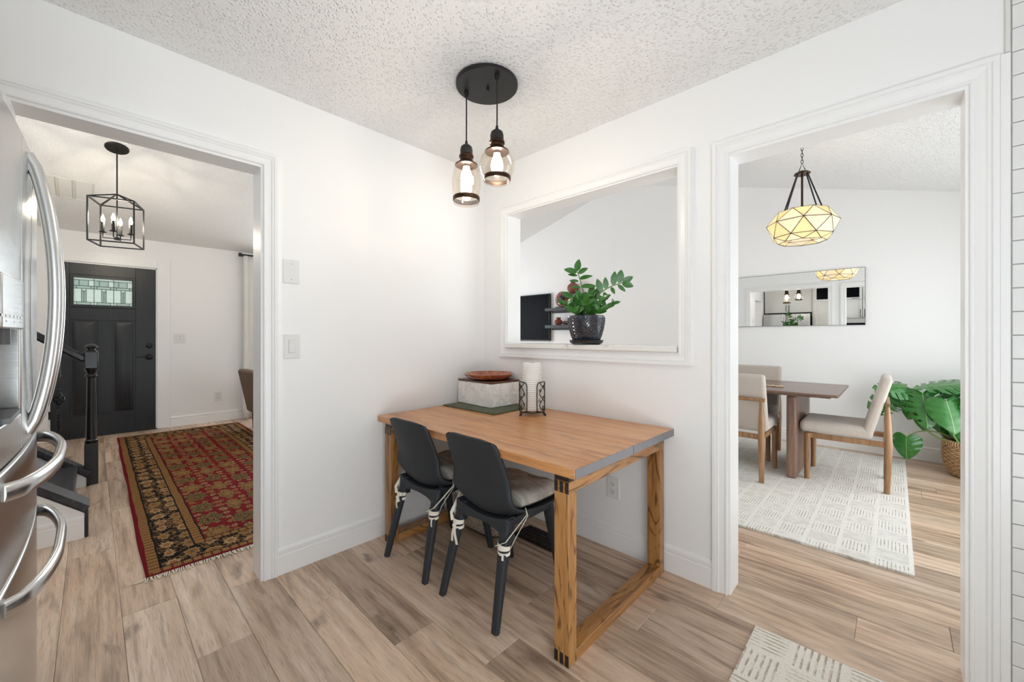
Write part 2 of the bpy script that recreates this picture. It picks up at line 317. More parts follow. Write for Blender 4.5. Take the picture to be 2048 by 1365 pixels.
# cream rug: blocks of short strokes set crosswise
def cream_rug(name, cell, freq, darkc, litec):
    t = Mt(name); v = t.coord(); s_ = t.sep(v)
    cxx = t.math('DIVIDE', s_[0], cell); cyy = t.math('DIVIDE', s_[1], cell)
    chk = t.math('MODULO', t.math('ABSOLUTE', t.math('ADD', t.math('FLOOR', cxx), t.math('FLOOR', cyy))), 2.0)
    fx = t.math('FRACT', t.math('ADD', cxx, 50.0)); fy = t.math('FRACT', t.math('ADD', cyy, 50.0))
    nz = t.noise(v, 34, 3, 0.6)
    lx = t.math('SINE', t.math('ADD', t.math('MULTIPLY', s_[0], freq), t.math('MULTIPLY', nz, 1.6))); ly = t.math('SINE', t.math('ADD', t.math('MULTIPLY', s_[1], freq), t.math('MULTIPLY', nz, 1.6)))
    ln = t.math('ADD', t.math('MULTIPLY', lx, chk), t.math('MULTIPLY', ly, t.math('SUBTRACT', 1.0, chk)))
    edge = t.math('MINIMUM', t.math('MINIMUM', fx, t.math('SUBTRACT', 1.0, fx)), t.math('MINIMUM', fy, t.math('SUBTRACT', 1.0, fy)))
    m = t.math('MULTIPLY', t.step(ln, 0.30, 0.95), t.step(edge, 0.03, 0.09))
    m = t.math('MULTIPLY', m, t.math('ADD', 0.15, t.math('MULTIPLY', t.step(t.noise(v, 22, 3, 0.7), 0.36, 0.62), 0.85)))
    pile = t.noise(v, 420, 2)
    m = t.math('MAXIMUM', m, t.math('MULTIPLY', t.step(t.noise(v, 120, 3, 0.8), 0.56, 0.70), 0.45))
    t.bump(t.math('SUBTRACT', t.math('MULTIPLY', pile, 0.5), m), 0.7, 0.006)
    return t.set(t.mix(m, litec, darkc), 0.95, spec=0.1)
M['runner'] = oriental('oriental_runner_wool', 1.97, 0.60)
M['creamrug'] = cream_rug('cream_rug_wool', 0.150, 400.0, srgb(190, 183, 172), srgb(240, 237, 230))
M['creammat'] = cream_rug('cream_mat_wool', 0.165, 300.0, srgb(184, 168, 148), srgb(240, 234, 223))
M['rugback'] = plain('rug_backing', srgb(120, 102, 84), 0.95)

# ------------------------------------------------------------------ mesh helpers
WORLD = {}
class MB:
    def __init__(s): s.v = []; s.f = []; s.mi = []
    def add(s, vs, fs, mi=0):
        o = len(s.v); s.v += [tuple(p) for p in vs]; s.f += [tuple(i + o for i in f) for f in fs]; s.mi += [mi] * len(fs); return s
    def box(s, x0, x1, y0, y1, z0, z1, mi=0):
        x0, x1 = sorted((x0, x1)); y0, y1 = sorted((y0, y1)); z0, z1 = sorted((z0, z1))
        return s.add([(x0, y0, z0), (x1, y0, z0), (x1, y1, z0), (x0, y1, z0), (x0, y0, z1), (x1, y0, z1), (x1, y1, z1), (x0, y1, z1)],
                     [(3, 2, 1, 0), (4, 5, 6, 7), (0, 1, 5, 4), (1, 2, 6, 5), (2, 3, 7, 6), (3, 0, 4, 7)], mi)
    def obox(s, c, dx, dy, dz, hx, hy, hz, mi=0):
        c, dx, dy, dz = Vector(c), Vector(dx), Vector(dy), Vector(dz)
        P = [c + dx * hx * a + dy * hy * b + dz * hz * e for e in (-1, 1) for a, b in ((-1, -1), (1, -1), (1, 1), (-1, 1))]
        return s.add(P, [(3, 2, 1, 0), (4, 5, 6, 7), (0, 1, 5, 4), (1, 2, 6, 5), (2, 3, 7, 6), (3, 0, 4, 7)], mi)
    def bar(s, a, b, w, d, up=(0, 0, 1), mi=0):
        a, b = Vector(a), Vector(b); z = (b - a); L = z.length; z.normalize(); up = Vector(up)
        x = up.cross(z)
        if x.length < 1e-4: x = Vector((1, 0, 0))
        x.normalize(); y = z.cross(x); return s.obox((a + b) / 2, x, y, z, w / 2, d / 2, L / 2, mi)
    def prism(s, poly, a0, a1, axis='z', mi=0):
        n = len(poly)
        def P(p, h): return {'z': (p[0], p[1], h), 'y': (p[0], h, p[1]), 'x': (h, p[0], p[1])}[axis]
        vs = [P(p, a0) for p in poly] + [P(p, a1) for p in poly]
        fs = [tuple(range(n - 1, -1, -1)), tuple(range(n, 2 * n))] + [(i, (i + 1) % n, n + (i + 1) % n, n + i) for i in range(n)]
        return s.add(vs, fs, mi)
    def tube(s, path, rad, seg=8, cap=True, mi=0, flat=None, closed=False):
        P = [Vector(p) for p in path]; n = len(P); rs = rad if hasattr(rad, '__len__') else [rad] * n
        vs = []; fs = []; ref = None
        for i in range(n):
            if closed: d = P[(i + 1) % n] - P[i - 1]
            else: d = P[min(i + 1, n - 1)] - P[max(i - 1, 0)]
            if d.length < 1e-9: d = Vector((0, 0, 1))
            d.normalize()
            if ref is None:
                ref = Vector((0, 0, 1)) if abs(d.z) < 0.9 else Vector((1, 0, 0))
                if flat: ref = Vector(flat[2]) if len(flat) > 2 else ref
            x = ref - d * ref.dot(d)
            if x.length < 1e-6: x = Vector((1, 0, 0)) - d * d.x
            x.normalize(); y = d.cross(x); ref = x
            kx, ky = (flat[0], flat[1]) if flat else (1, 1)
            for k in range(seg):
                a = 2 * math.pi * (k + 0.5) / seg; vs.append(P[i] + (x * math.cos(a) * kx + y * math.sin(a) * ky) * rs[i])
        m = n if closed else n - 1
        for i in range(m):
            j = (i + 1) % n
            for k in range(seg): fs.append((i * seg + k, i * seg + (k + 1) % seg, j * seg + (k + 1) % seg, j * seg + k))
        if cap and not closed: fs += [tuple(range(seg - 1, -1, -1)), tuple((n - 1) * seg + k for k in range(seg))]
        return s.add(vs, fs, mi)
    def lathe(s, prof, c=(0, 0, 0), seg=32, mi=0, sx=1, sy=1, close=False):
        vs = []; fs = []; n = len(prof)
        for r, z in prof:
            for k in range(seg):
                a = 2 * math.pi * k / seg; vs.append((c[0] + r * math.cos(a) * sx, c[1] + r * math.sin(a) * sy, c[2] + z))
        m = n if close else n - 1
        for i in range(m):
            j = (i + 1) % n
            for k in range(seg): fs.append((i * seg + k, i * seg + (k + 1) % seg, j * seg + (k + 1) % seg, j * seg + k))
        if not close:
            if prof[0][0] > 1e-5: fs.append(tuple(range(seg - 1, -1, -1)))
            if prof[-1][0] > 1e-5: fs.append(tuple((n - 1) * seg + k for k in range(seg)))
        return s.add(vs, fs, mi)
    def grid(s, fn, nu, nv, keep=None, mi=0):
        vs = [fn(i / nu, j / nv) for i in range(nu + 1) for j in range(nv + 1)]
        fs = [(i * (nv + 1) + j, (i + 1) * (nv + 1) + j, (i + 1) * (nv + 1) + j + 1, i * (nv + 1) + j + 1) for i in range(nu) for j in range(nv) if keep is None or keep((i + .5) / nu, (j + .5) / nv)]
        return s.add(vs, fs, mi)
    def sphere(s, c, r, seg=16, rings=10, sx=1, sy=1, sz=1, mi=0):
        return s.lathe([(max(1e-6, r * math.sin(math.pi * i / rings)) if 0 < i < rings else 0.0, -r * sz * math.cos(math.pi * i / rings)) for i in range(rings + 1)], c, seg, mi, sx, sy)
    def mesh(s, name, mats, smooth=30, weld=True):
        me = bpy.data.meshes.new(name); me.from_pydata(s.v, [], s.f)
        for m in mats: me.materials.append(m)
        if len(mats) > 1: me.polygons.foreach_set('material_index', s.mi)
        bm = bmesh.new(); bm.from_mesh(me)
        if weld: bmesh.ops.remove_doubles(bm, verts=bm.verts, dist=1e-6)
        bmesh.ops.recalc_face_normals(bm, faces=bm.faces); bm.to_mesh(me); bm.free()
        me.polygons.foreach_set('use_smooth', [smooth > 0] * len(me.polygons))
        if smooth > 0: me.set_sharp_from_angle(angle=R(smooth))
        return me
    def build(s, name, mat, parent=None, bevel=0, seg=2, smooth=30, local=False, label=None, thick=0, sub=0, weld=True, thick_off=-1):
        mats = mat if isinstance(mat, (list, tuple)) else [mat]
        mats = [M[m] if isinstance(m, str) else m for m in mats]
        off = Vector((0, 0, 0))
        if parent is None and not local:
            xs = list(zip(*s.v)); off = Vector(((min(xs[0]) + max(xs[0])) / 2, (min(xs[1]) + max(xs[1])) / 2, min(xs[2])))
            s.v = [tuple(Vector(p) - off) for p in s.v]
        o = bpy.data.objects.new(name, s.mesh(name, mats, smooth, weld)); COL.objects.link(o)
        o.location = off; WORLD[o.name] = Matrix.Translation(off)
        if thick: m = o.modifiers.new('solid', 'SOLIDIFY'); m.thickness = thick; m.offset = thick_off
        if sub: m = o.modifiers.new('sub', 'SUBSURF'); m.levels = sub; m.render_levels = sub
        if bevel: m = o.modifiers.new('bevel', 'BEVEL'); m.width = bevel; m.segments = seg; m.limit_method = 'ANGLE'; m.angle_limit = R(40)
        if parent is not None:
            o.parent = parent
            if not local: o.matrix_parent_inverse = WORLD[parent.name].inverted()
        if label: o['label'] = label
        return o
def tag(o, label=None, cat=None, group=None, kind=None):
    if label: o['label'] = label
    if cat: o['category'] = cat
    if group: o['group'] = group
    if kind: o['kind'] = kind
    return o
def thing(name, label, cat, loc, group=None, rotz=0.0):
    o = bpy.data.objects.new(name, None); COL.objects.link(o); o.empty_display_size = 0.05
    o.location = loc; o.rotation_euler = (0, 0, rotz); WORLD[o.name] = Matrix.Translation(loc) @ Matrix.Rotation(rotz, 4, 'Z')
    return tag(o, label, cat, group)
def struct(name, loc=(0, 0, 0), label=None, cat=None):
    o = bpy.data.objects.new(name, None); COL.objects.link(o); o.location = loc; WORLD[o.name] = Matrix.Translation(loc)
    return tag(o, label, cat, kind='structure')
def place(me, name, parent, mat4, label=None):
    o = bpy.data.objects.new(name, me); COL.objects.link(o); o.parent = parent
    o.matrix_parent_inverse = WORLD[parent.name].inverted(); o.matrix_basis = mat4
    if label: o['label'] = label
    return o
def copy_tree(root, loc, rotz, label):
    r = root.copy(); COL.objects.link(r); r.location = loc; r.rotation_euler = (0, 0, rotz); r['label'] = label
    for ch in list(root.children):
        c = ch.copy(); COL.objects.link(c); c.parent = r
        for g in list(ch.children):
            d = g.copy(); COL.objects.link(d); d.parent = c
    return r
def frame_mat(p, d, up):
    y = Vector(d).normalized(); z = Vector(up); z = (z - y * z.dot(y))
    if z.length < 1e-5: z = Vector((0, -1, 0)) - y * (-y.y)
    z.normalize(); x = y.cross(z)
    m = Matrix((x, y, z)).transposed().to_4x4(); m.translation = Vector(p); return m
def bez(p0, p1, p2, n=10):
    p0, p1, p2 = Vector(p0), Vector(p1), Vector(p2)
    return [p0 * (1 - t) ** 2 + p1 * 2 * t * (1 - t) + p2 * t * t for t in [i / n for i in range(n + 1)]]
def catmull(pts, n=6):
    P = [Vector(p) for p in pts]; P = [P[0] * 2 - P[1]] + P + [P[-1] * 2 - P[-2]]; out = []
    for i in range(1, len(P) - 2):
        for k in range(n):
            t = k / n; a, b, c, d = P[i - 1:i + 3]
            out.append(0.5 * ((2 * b) + (c - a) * t + (2 * a - 5 * b + 4 * c - d) * t * t + (3 * b - a - 3 * c + d) * t ** 3))
    out.append(P[-2]); return out

# ================================================================== SETTING
H = 2.44; XE = 3.15; XW = -4.70; YN = 3.53; YS = -3.05; TH = 0.128; XR = -0.84; ZR = 3.534
def vault(x): return ZR - 0.2765 * (x - XR) if x > XR else ZR + 0.2825 * (x - XR)
# floor: planks along x, rows 0.182 m
fl = MB().box(XW - .1, XE + .1, YS - .1, YN + .1, -0.06, -0.012).build('floor', 'joint'); tag(fl, 'wide plank oak floor running through all rooms', kind='structure')
PW, PL = 0.182, 1.52
def plank_mesh(L, wdt):
    m = MB(); b = 0.0016; hx, hy = L / 2 - 0.0004, wdt / 2 - 0.0004
    m.add([(-hx, -hy, -.011), (hx, -hy, -.011), (hx, hy, -.011), (-hx, hy, -.011), (-hx, -hy, -b), (hx, -hy, -b), (hx, hy, -b), (-hx, hy, -b),
           (-hx + b, -hy + b, 0), (hx - b, -hy + b, 0), (hx - b, hy - b, 0), (-hx + b, hy - b, 0)],
          [(3, 2, 1, 0), (0, 1, 5, 4), (1, 2, 6, 5), (2, 3, 7, 6), (3, 0, 4, 7), (4, 5, 9, 8), (5, 6, 10, 9), (6, 7, 11, 10), (7, 4, 8, 11), (8, 9, 10, 11)])
    return m.mesh('plank', [M['floor']], 0)
known = {-3: 0.366, -2: 0.845, 1: 1.058, 2: 1.492, 5: 2.14, 7: 1.63, 4: 1.682, -4: -0.04, -5: 0.371, -6: -0.145, 0: 0.30, -1: -0.35, 3: 0.55, 6: 0.9}
cache = {}
for k in range(-11, 26):
    y0 = -1.055 + PW * k - PW * 0; y1 = y0 + PW
    kk = k + 1                     # row index: row whose lower edge is -1.237 is -2 ... measured joints
    if y0 > YN or y1 < YS: continue
    j = known.get(k - 0 if False else kk - 1 - 0, None)
    j = known.get(k - 0, None) if False else known.get(k - 1, random.uniform(0, PL))
    x = j - math.ceil((j - XW) / PL) * PL
    while x < XE:
        a, b = max(x, XW), min(x + PL, XE)
        if b - a > 0.03:
            key = round(b - a, 3)
            if key not in cache: cache[key] = plank_mesh(b - a, PW)
            place(cache[key], 'plank', fl, Matrix.Translation(((a + b) / 2, (y0 + y1) / 2, 0)))
        x += PL

def wall(name, mb, label): return tag(mb.build(name, 'wall'), label, kind='structure')
# wall between kitchen and hall (x = 0), doorway y -2.255 .. -1.466
LY0, LY1, LZ = -2.252, -1.481, 2.040
m = MB()
m.box(-TH, 0, YS, LY0 - .018, 0, 3.28); m.box(-TH, 0, LY1 + .018, 0, 0, 3.28); m.box(-TH, 0, LY0 - .018, LY1 + .018, LZ + .018, 3.28)
wall_left = wall('wall_left', m, 'white wall with cased doorway into the hall')
# wall between kitchen and dining room (y = 0)
DX0, DX1, DZ = 1.703, 2.430, 2.048
PX0, PX1, PZ0, PZ1 = 0.257, 1.458, 1.157, 2.070
def wz(x): return vault(x) - 0.002
m = MB()
def wpiece(x0, x1, z0, z1=None):
    if z1 is None: m.prism([(x0, z0), (x1, z0), (x1, wz(x1)), (x0, wz(x0))], 0, TH, 'y')
    else: m.box(x0, x1, 0, TH, z0, z1)
wpiece(-TH, PX0 - .018, 0); wpiece(PX0 - .018, PX1 + .018, 0, PZ0 - .030); wpiece(PX0 - .018, PX1 + .018, PZ1 + .018)
wpiece(PX1 + .018, DX0 - .018, 0); wpiece(DX0 - .018, DX1 + .018, DZ + .018); wpiece(DX1 + .018, XE, 0)
wall_back = wall('wall_back', m, 'white wall with pass-through opening and cased doorway into the dining room')
# outer walls
m = MB(); yd0, yd1, zd = -2.395, -1.470, 2.085
wy0, wy1, wz0, wz1 = 0.05, 2.45, 0.65, 2.25
m.box(XW - .15, XW, YS - .1, yd0, 0, 2.445); m.box(XW - .15, XW, yd0, yd1, zd, 2.445); m.box(XW - .15, XW, yd1, wy0, 0, 2.445)
m.box(XW - .15, XW, wy0, wy1, 0, wz0); m.box(XW - .15, XW, wy0, wy1, wz1, 2.445); m.box(XW - .15, XW, wy1, YN + .1, 0, 2.445)
wall('wall_west', m, 'white hall wall around the black front door')
m = MB(); m.prism([(XW - .1, 0), (XE + .1, 0), (XE + .1, vault(XE + .1)), (XR, ZR), (XW - .1, vault(XW - .1))], YN, YN + .12, 'y')
wall('wall_north', m, 'white gable wall behind dining table with the long mirror')
m = MB(); sx0, sx1, sz0, sz1 = 2.15, 3.10, 0.5, 2.1
tx0, tx1, tz0, tz1 = -2.45, -1.45, 1.9, 2.8
m.box(XW - .1, tx0, YS - .12, YS, 0, 3.6); m.box(tx0, tx1, YS - .12, YS, 0, tz0); m.box(tx0, tx1, YS - .12, YS, tz1, 3.6); m.box(tx1, sx0, YS - .12, YS, 0, 3.6); m.box(sx1, XE + .1, YS - .12, YS, 0, 3.6); m.box(sx0, sx1, YS - .12, YS, 0, sz0); m.box(sx0, sx1, YS - .12, YS, sz1, 3.6)
wall('wall_south', m, 'white kitchen wall behind the refrigerator and cabinets')
m = MB(); ky0, ky1, kz0, kz1 = -2.95, -1.60, 0.03, 2.1; gy0, gy1, gz1 = 0.7, 3.0, 2.15
m.box(XE, XE + .15, YS, ky0, 0, 2.5); m.box(XE, XE + .15, ky0, ky1, 0, kz0); m.box(XE, XE + .15, ky0, ky1, kz1, 2.5); m.box(XE, XE + .15, ky1, gy0, 0, 2.5)
m.box(XE, XE + .15, gy0, gy1, gz1, 2.5); m.box(XE, XE + .15, gy1, YN + .1, 0, 2.5)
wall('wall_east', m, 'white outer wall with kitchen window and patio door')
# ceilings
tag(MB().box(0, XE, YS, 0, H, H + .02).build('ceiling', 'ceiling'), 'flat stippled white kitchen ceiling', kind='structure')
for a, b, nm in ((XW - .15, XR, 'vaulted white ceiling slope above hall and living room'), (XR, XE + .15, 'vaulted white ceiling slope above dining table')):
    tag(MB().prism([(a, vault(a)), (b, vault(b)), (b, vault(b) + .04), (a, vault(a) + .04)], YS - .15, YN + .15, 'y').build('ceiling', 'ceiling'), nm, kind='structure')

# windows out of view that let the daylight in, two of them added for fill light
def window(name, axis, pos, a0, a1, z0, z1, nx, label, depth=.15):
    s = struct(name, {'x': (pos, (a0 + a1) / 2, z0), 'y': ((a0 + a1) / 2, pos, z0)}[axis], label)
    m = MB(); w_ = .045
    def bx(p, q, r, t_, d0, d1, mm):
        mm.box(d0, d1, p, q, r, t_) if axis == 'x' else mm.box(p, q, d0, d1, r, t_)
    d0, d1 = pos - .03, pos + .03
    for i in range(nx + 1):
        c = a0 + (a1 - a0) * i / nx; c = min(max(c, a0 + w_ / 2), a1 - w_ / 2); bx(c - w_ / 2, c + w_ / 2, z0, z1, d0, d1, m)
    bx(a0, a1, z0, z0 + w_, d0, d1, m); bx(a0, a1, z1 - w_, z1, d0, d1, m)
    m.build('window_frame', 'trim', s)
    for i in range(nx):
        p = a0 + (a1 - a0) * i / nx; q = a0 + (a1 - a0) * (i + 1) / nx; mm = MB(); bx(p + .02, q - .02, z0 + .02, z1 - .02, pos - .003, pos + .003, mm); mm.build('pane', 'glass', s)
window('window_1', 'x', XE + .09, ky0, ky1, kz0, kz1, 2, 'white framed glazed kitchen door on the outer wall')
window('window_2', 'x', XE + .09, gy0, gy1, 0.0, gz1, 2, 'white framed glazed patio door beside the dining table')
window('window_3', 'x', XW - .09, wy0, wy1, wz0, wz1, 2, 'white framed living room window behind the curtain')
window('fill_window_hall', 'y', YS - .08, tx0, tx1, tz0, tz1, 1, 'white framed unseen window added to light the hall')  # made-up opening for the hall fill lamp
window('fill_window_south', 'y', YS - .08, sx0, sx1, sz0, sz1, 1, 'white framed unseen window added for kitchen fill light')  # made-up opening for the south kitchen fill lamp

# casings
PROF = [(0, 0), (0, .011), (.003, .014), (.009, .014), (.012, .010), (.034, .013), (.040, .018), (.044, .018), (.047, .014), (.050, .020), (.064, .020), (.064, 0)]
def casing(s, to3, inner, sides, wid=.064, mat='trim'):
    # inner: (a0,a1,z0,z1); to3(a,z,d)
    a0, a1, z0, z1 = inner; k = wid / .064
    cor = {'bl': (a0, z0, -1, -1), 'tl': (a0, z1, -1, 1), 'tr': (a1, z1, 1, 1), 'br': (a1, z0, 1, -1)}
    seg = {'left': ('bl', 'tl'), 'head': ('tl', 'tr'), 'right': ('tr', 'br'), 'apron': ('br', 'bl')}
    for sd in sides:
        c0, c1 = cor[seg[sd][0]], cor[seg[sd][1]]; vs = []
        for (a, z, oa, oz) in (c0, c1):
            if 'apron' not in sides and z == z0 and sd in ('left', 'right'): oz = 0
            for w_, d in PROF: vs.append(to3(a + oa * w_ * k, z + oz * w_ * k, d))
        n = len(PROF); fs = [tuple(range(n)), tuple(range(2 * n - 1, n - 1, -1))] + [(i, (i + 1) % n, n + (i + 1) % n, n + i) for i in range(n)]
        MB().add(vs, fs).build({'left': 'side_casing', 'right': 'side_casing', 'head': 'head_casing', 'apron': 'apron_casing'}[sd], mat, s, smooth=20)
def jambs(s, axis, p0, p1, a0, a1, z0, z1, sill=False):
    m = MB(); e = .018
    def bx(aa, ab, za, zb, mm):
        mm.box(p0, p1, aa, ab, za, zb) if axis == 'x' else mm.box(aa, ab, p0, p1, za, zb)
    for aa, ab in ((a0 - e, a0), (a1, a1 + e)):
        mm = MB(); bx(aa, ab, z0, z1, mm); mm.build('jamb', 'trim', s)
    mm = MB(); bx(a0 - e, a1 + e, z1, z1 + e, mm); mm.build('head_jamb', 'trim', s)
s = struct('trim_1', (0, LY1, 0), 'white moulded casing around the hall doorway')
jambs(s, 'x', -TH - .003, .003, LY0, LY1, 0, LZ)
casing(s, lambda a, z, d: (d, a, z), (LY0 - .010, LY1 + .010, 0, LZ + .012), ('left', 'head', 'right'), .060)
casing(s, lambda a, z, d: (-TH - d, a, z), (LY0 - .010, LY1 + .010, 0, LZ + .012), ('left', 'head', 'right'), .060)
s = struct('trim_2', (DX0, 0, 0), 'white moulded casing around the dining room doorway')
jambs(s, 'y', -.003, TH + .003, DX0, DX1, 0, DZ)
casing(s, lambda a, z, d: (a, -d, z), (DX0 - .010, DX1 + .010, 0, DZ + .012), ('left', 'head', 'right'), .064)
casing(s, lambda a, z, d: (a, TH + d, z), (DX0 - .010, DX1 + .010, 0, DZ + .012), ('left', 'head', 'right'), .064)
MB().box(2.5045, 2.527, -.016, 0, 0, 2.124).build('filler_strip', 'trim', s, bevel=.002)
MB().box(2.516, 2.527, -.012, 0, 2.128, H).build('tile_edge_trim', 'grout', s, bevel=.002)
s = struct('trim_3', (.86, 0, PZ0), 'white moulded frame and ledge of the pass-through opening')
jambs(s, 'y', -.003, TH + .003, PX0, PX1, PZ0, PZ1)
casing(s, lambda a, z, d: (a, -d, z), (PX0 - .008, PX1 + .008, 1.126, PZ1 + .008), ('left', 'head', 'right', 'apron'), .064)
casing(s, lambda a, z, d: (a, TH + d, z), (PX0 - .008, PX1 + .008, 1.126, PZ1 + .008), ('left', 'head', 'right', 'apron'), .064)
MB().box(PX0 - .010, PX1 + .003, -.034, TH + .03, 1.127, PZ0).build('ledge', 'sill', s, bevel=.003)

# baseboards
BPROF = [(0, 0), (.014, 0), (.014, .094), (.011, .098), (.011, .102), (.013, .106), (.013, .122), (.008, .128), (.004, .134), (0, .134)]
def baseboard(name, axis, pos, sgn, a0, a1, label):
    n = len(BPROF); vs = []
    for a in (a0, a1):
        for d, z in BPROF: vs.append((pos + sgn * d, a, z) if axis == 'x' else (a, pos + sgn * d, z))
    tag(MB().add(vs, [tuple(range(n)), tuple(range(2 * n - 1, n - 1, -1))] + [(i, (i + 1) % n, n + (i + 1) % n, n + i) for i in range(n)]).build(name, 'trim', smooth=20), label, kind='structure')
baseboard('baseboard_left', 'x', 0, 1, LY1 + .070, 0, 'white baseboard below the light switches')
baseboard('baseboard_back', 'y', 0, -1, 0, DX0 - .074, 'white baseboard behind the kitchen table')
baseboard('baseboard_west', 'x', XW, 1, yd1 + .135, 2.6, 'white baseboard along the front door wall')
baseboard('baseboard_north', 'y', YN, -1, XW, XE, 'white baseboard under the long mirror')
baseboard('baseboard_dining', 'y', TH, 1, 0, DX0 - .074, 'white baseboard on the dining side of the pass-through wall')
baseboard('baseboard_hall', 'x', -TH, -1, LY1 + .070, TH, 'white baseboard on the hall side of the doorway wall')

# backsplash tiles on the kitchen side of the back wall
tm = MB().box(-.1525 + .001, .1525 - .001, -.008, 0, .0012, .0746).mesh('tile', [M['tile']], 0)
tmh = MB().box(-.076 + .001, .076 - .001, -.008, 0, .0012, .0746).mesh('tile', [M['tile']], 0)
MB().box(2.528, XE, -.004, .001, 0, H).build('grout', 'grout', wall_back)
z = 2.273 + 2 * .0758; r_ = 0
while z > 0:
    if z + .0758 <= H + .01:
        x = 2.529
        spans = [(tm, .1525), (tm, .1525)] if r_ % 2 == 0 else [(tmh, .076), (tm, .1525), (tmh, .076)]
        for me, hwid in spans:
            o = place(me, 'tile', wall_back, Matrix.Translation((x + hwid, -.004, z))); x += 2 * hwid
            mo = o.modifiers.new('bevel', 'BEVEL'); mo.width = .002; mo.segments = 2
    z -= .0758; r_ += 1

# ================================================================== HALL
# front door
dr = struct('door_1', (XW, -1.93, 0), 'black panelled front door with leaded glass window')
dx0, dx1 = XW - .045, XW - .003
da, db, dtop = yd0 + .012, yd1 - .012, 2.075
ga, gb, gz0, gz1 = -2.235, -1.672, 1.548, 1.935
pans = [(-2.225, -2.005, .265, 1.400), (-1.882, -1.662, .250, 1.400)]
m = MB()
m.box(dx0, dx1, da, ga, .01, dtop); m.box(dx0, dx1, gb, db, .01, dtop); m.box(dx0, dx1, ga, gb, gz1, dtop); m.box(dx0, dx1, ga, gb, 1.400, gz0)
m.box(dx0, dx1, ga, gb, .01, .255); m.box(dx0, dx1, -2.005, -1.882, .255, 1.40)
m.build('slab', 'door', dr, bevel=.002)
for (a, b, z0, z1) in ((ga + .0, -2.005, .255, 1.40), (-1.882, gb, .255, 1.40)):
    q = MB(); q.box(dx0 + .004, dx1 - .014, a, b, z0, z1)
    bx0 = dx1 - .014
    q.add([(bx0, a + .02, z0 + .02), (bx0, b - .02, z0 + .02), (bx0, b - .02, z1 - .02), (bx0, a + .02, z1 - .02), (dx1 - .002, a + .05, z0 + .05), (dx1 - .002, b - .05, z0 + .05), (dx1 - .002, b - .05, z1 - .05), (dx1 - .002, a + .05, z1 - .05)],
          [(0, 1, 5, 4), (1, 2, 6, 5), (2, 3, 7, 6), (3, 0, 4, 7), (4, 5, 6, 7)])
    q.build('door_panel', 'door', dr)
fr = MB(); fw_ = .030
for a, b, z0, z1 in ((ga, gb, gz1 - fw_, gz1), (ga, gb, gz0, gz0 + fw_), (ga, ga + fw_, gz0 + fw_, gz1 - fw_), (gb - fw_, gb, gz0 + fw_, gz1 - fw_)): fr.box(dx0, dx1 + .006, a, b, z0, z1)
fr.build('window_frame', 'door', dr, bevel=.004)
wa, wb, z_0, z_1 = ga + fw_, gb - fw_, gz0 + fw_, gz1 - fw_
W3 = (wb - wa) / 3; HH = z_1 - z_0; came = MB()
rowz = [0, .085, .47, .54, .76 + .03, .92, 1.0]
for k in range(3):
    a = wa + W3 * k; cells = []
    cells += [(0, 1, .91, 1.0, 0)]
    cells += [(0, .27, .70, .91, 1), (.27, .73, .70, .91, 1), (.73, 1, .70, .91, 0)]
    cells += [(0, .15, .60, .70, 1), (.15, .85, .60, .70, 1), (.85, 1, .60, .70, 1)]
    cells += [(0, .39, .11, .60, 0), (.39, .61, .52, .60, 0), (.39, .50, .11, .52, 1), (.50, .61, .11, .52, 1), (.61, 1, .11, .60, 0)]
    cells += [(0, .15, 0, .11, 0), (.15, .85, 0, .11, 1), (.85, 1, 0, .11, 0)]
    for (p, q, r0, r1, kind) in cells:
        MB().box(XW - .026, XW - .022, a + p * W3 + .001, a + q * W3 - .001, z_0 + r0 * HH + .001, z_0 + r1 * HH - .001).build('pane', 'leaded2' if kind else 'leaded', dr)
        for e in ((a + p * W3, a + p * W3, r0, r1), (a + q * W3, a + q * W3, r0, r1)): came.box(XW - .028, XW - .019, e[0] - .0018, e[1] + .0018, z_0 + r0 * HH, z_0 + r1 * HH)
        for rz in (r0, r1): came.box(XW - .028, XW - .019, a + p * W3, a + q * W3, z_0 + rz * HH - .0018, z_0 + rz * HH + .0018)
came.build('came', 'cameline', dr)
def disc_x(x0, prof, c, name, mat, par, seg=20):
    mb = MB(); mb.lathe(prof, (0, 0, 0), seg); mb.v = [(x0 + p[2], c[0] + p[0], c[1] + p[1]) for p in mb.v]; return mb.build(name, mat, par)
MB().box(XW - .15, XW + .02, yd0, yd1, 0, .012).build('threshold', 'darkwood', dr, bevel=.004)
disc_x(dx1, [(0.034, 0), (.034, .008), (.024, .016), (.012, .018), (.012, .024), (0, .024)], (-1.545, 1.085), 'deadbolt', 'iron', dr)
hd = disc_x(dx1, [(.040, 0), (.040, .006), (.028, .016), (.014, .030), (.014, .05), (0, .05)], (-1.545, .940), 'handle', 'iron', dr)
MB().tube([(dx1 + .045, -1.545, .940), (dx1 + .048, -1.60, .942), (dx1 + .045, -1.665, .938)], [.010, .008, .007], 8).build('lever', 'iron', hd)
for z in (.3, 1.05, 1.86): MB().box(XW - .004, XW + .004, yd0 - .018, yd0 + .014, z - .045, z + .045).build('hinge', 'iron', dr)
s = struct('trim_4', (XW, -1.93, 0), 'white flat casing around the black front door')
def flatc(par, a0, a1, z0, z1): MB().box(XW, XW + .018, a0, a1, z0, z1).build('casing_board', 'trim', par, bevel=.003)
flatc(s, yd1 + .002, yd1 + .132, 0, zd + .13); flatc(s, yd0 - .132, yd0 - .002, 0, zd + .13); flatc(s, yd0 - .002, yd1 + .002, zd + .002, zd + .13)
MB().box(XW - .05, XW + .002, yd0 - .0, yd0 + .010, 0, zd).build('jamb', 'trim', s); MB().box(XW - .05, XW + .002, yd1 - .010, yd1, 0, zd).build('jamb', 'trim', s); MB().box(XW - .05, XW + .002, yd0, yd1, dtop - .004, zd).build('head_jamb', 'trim', s)

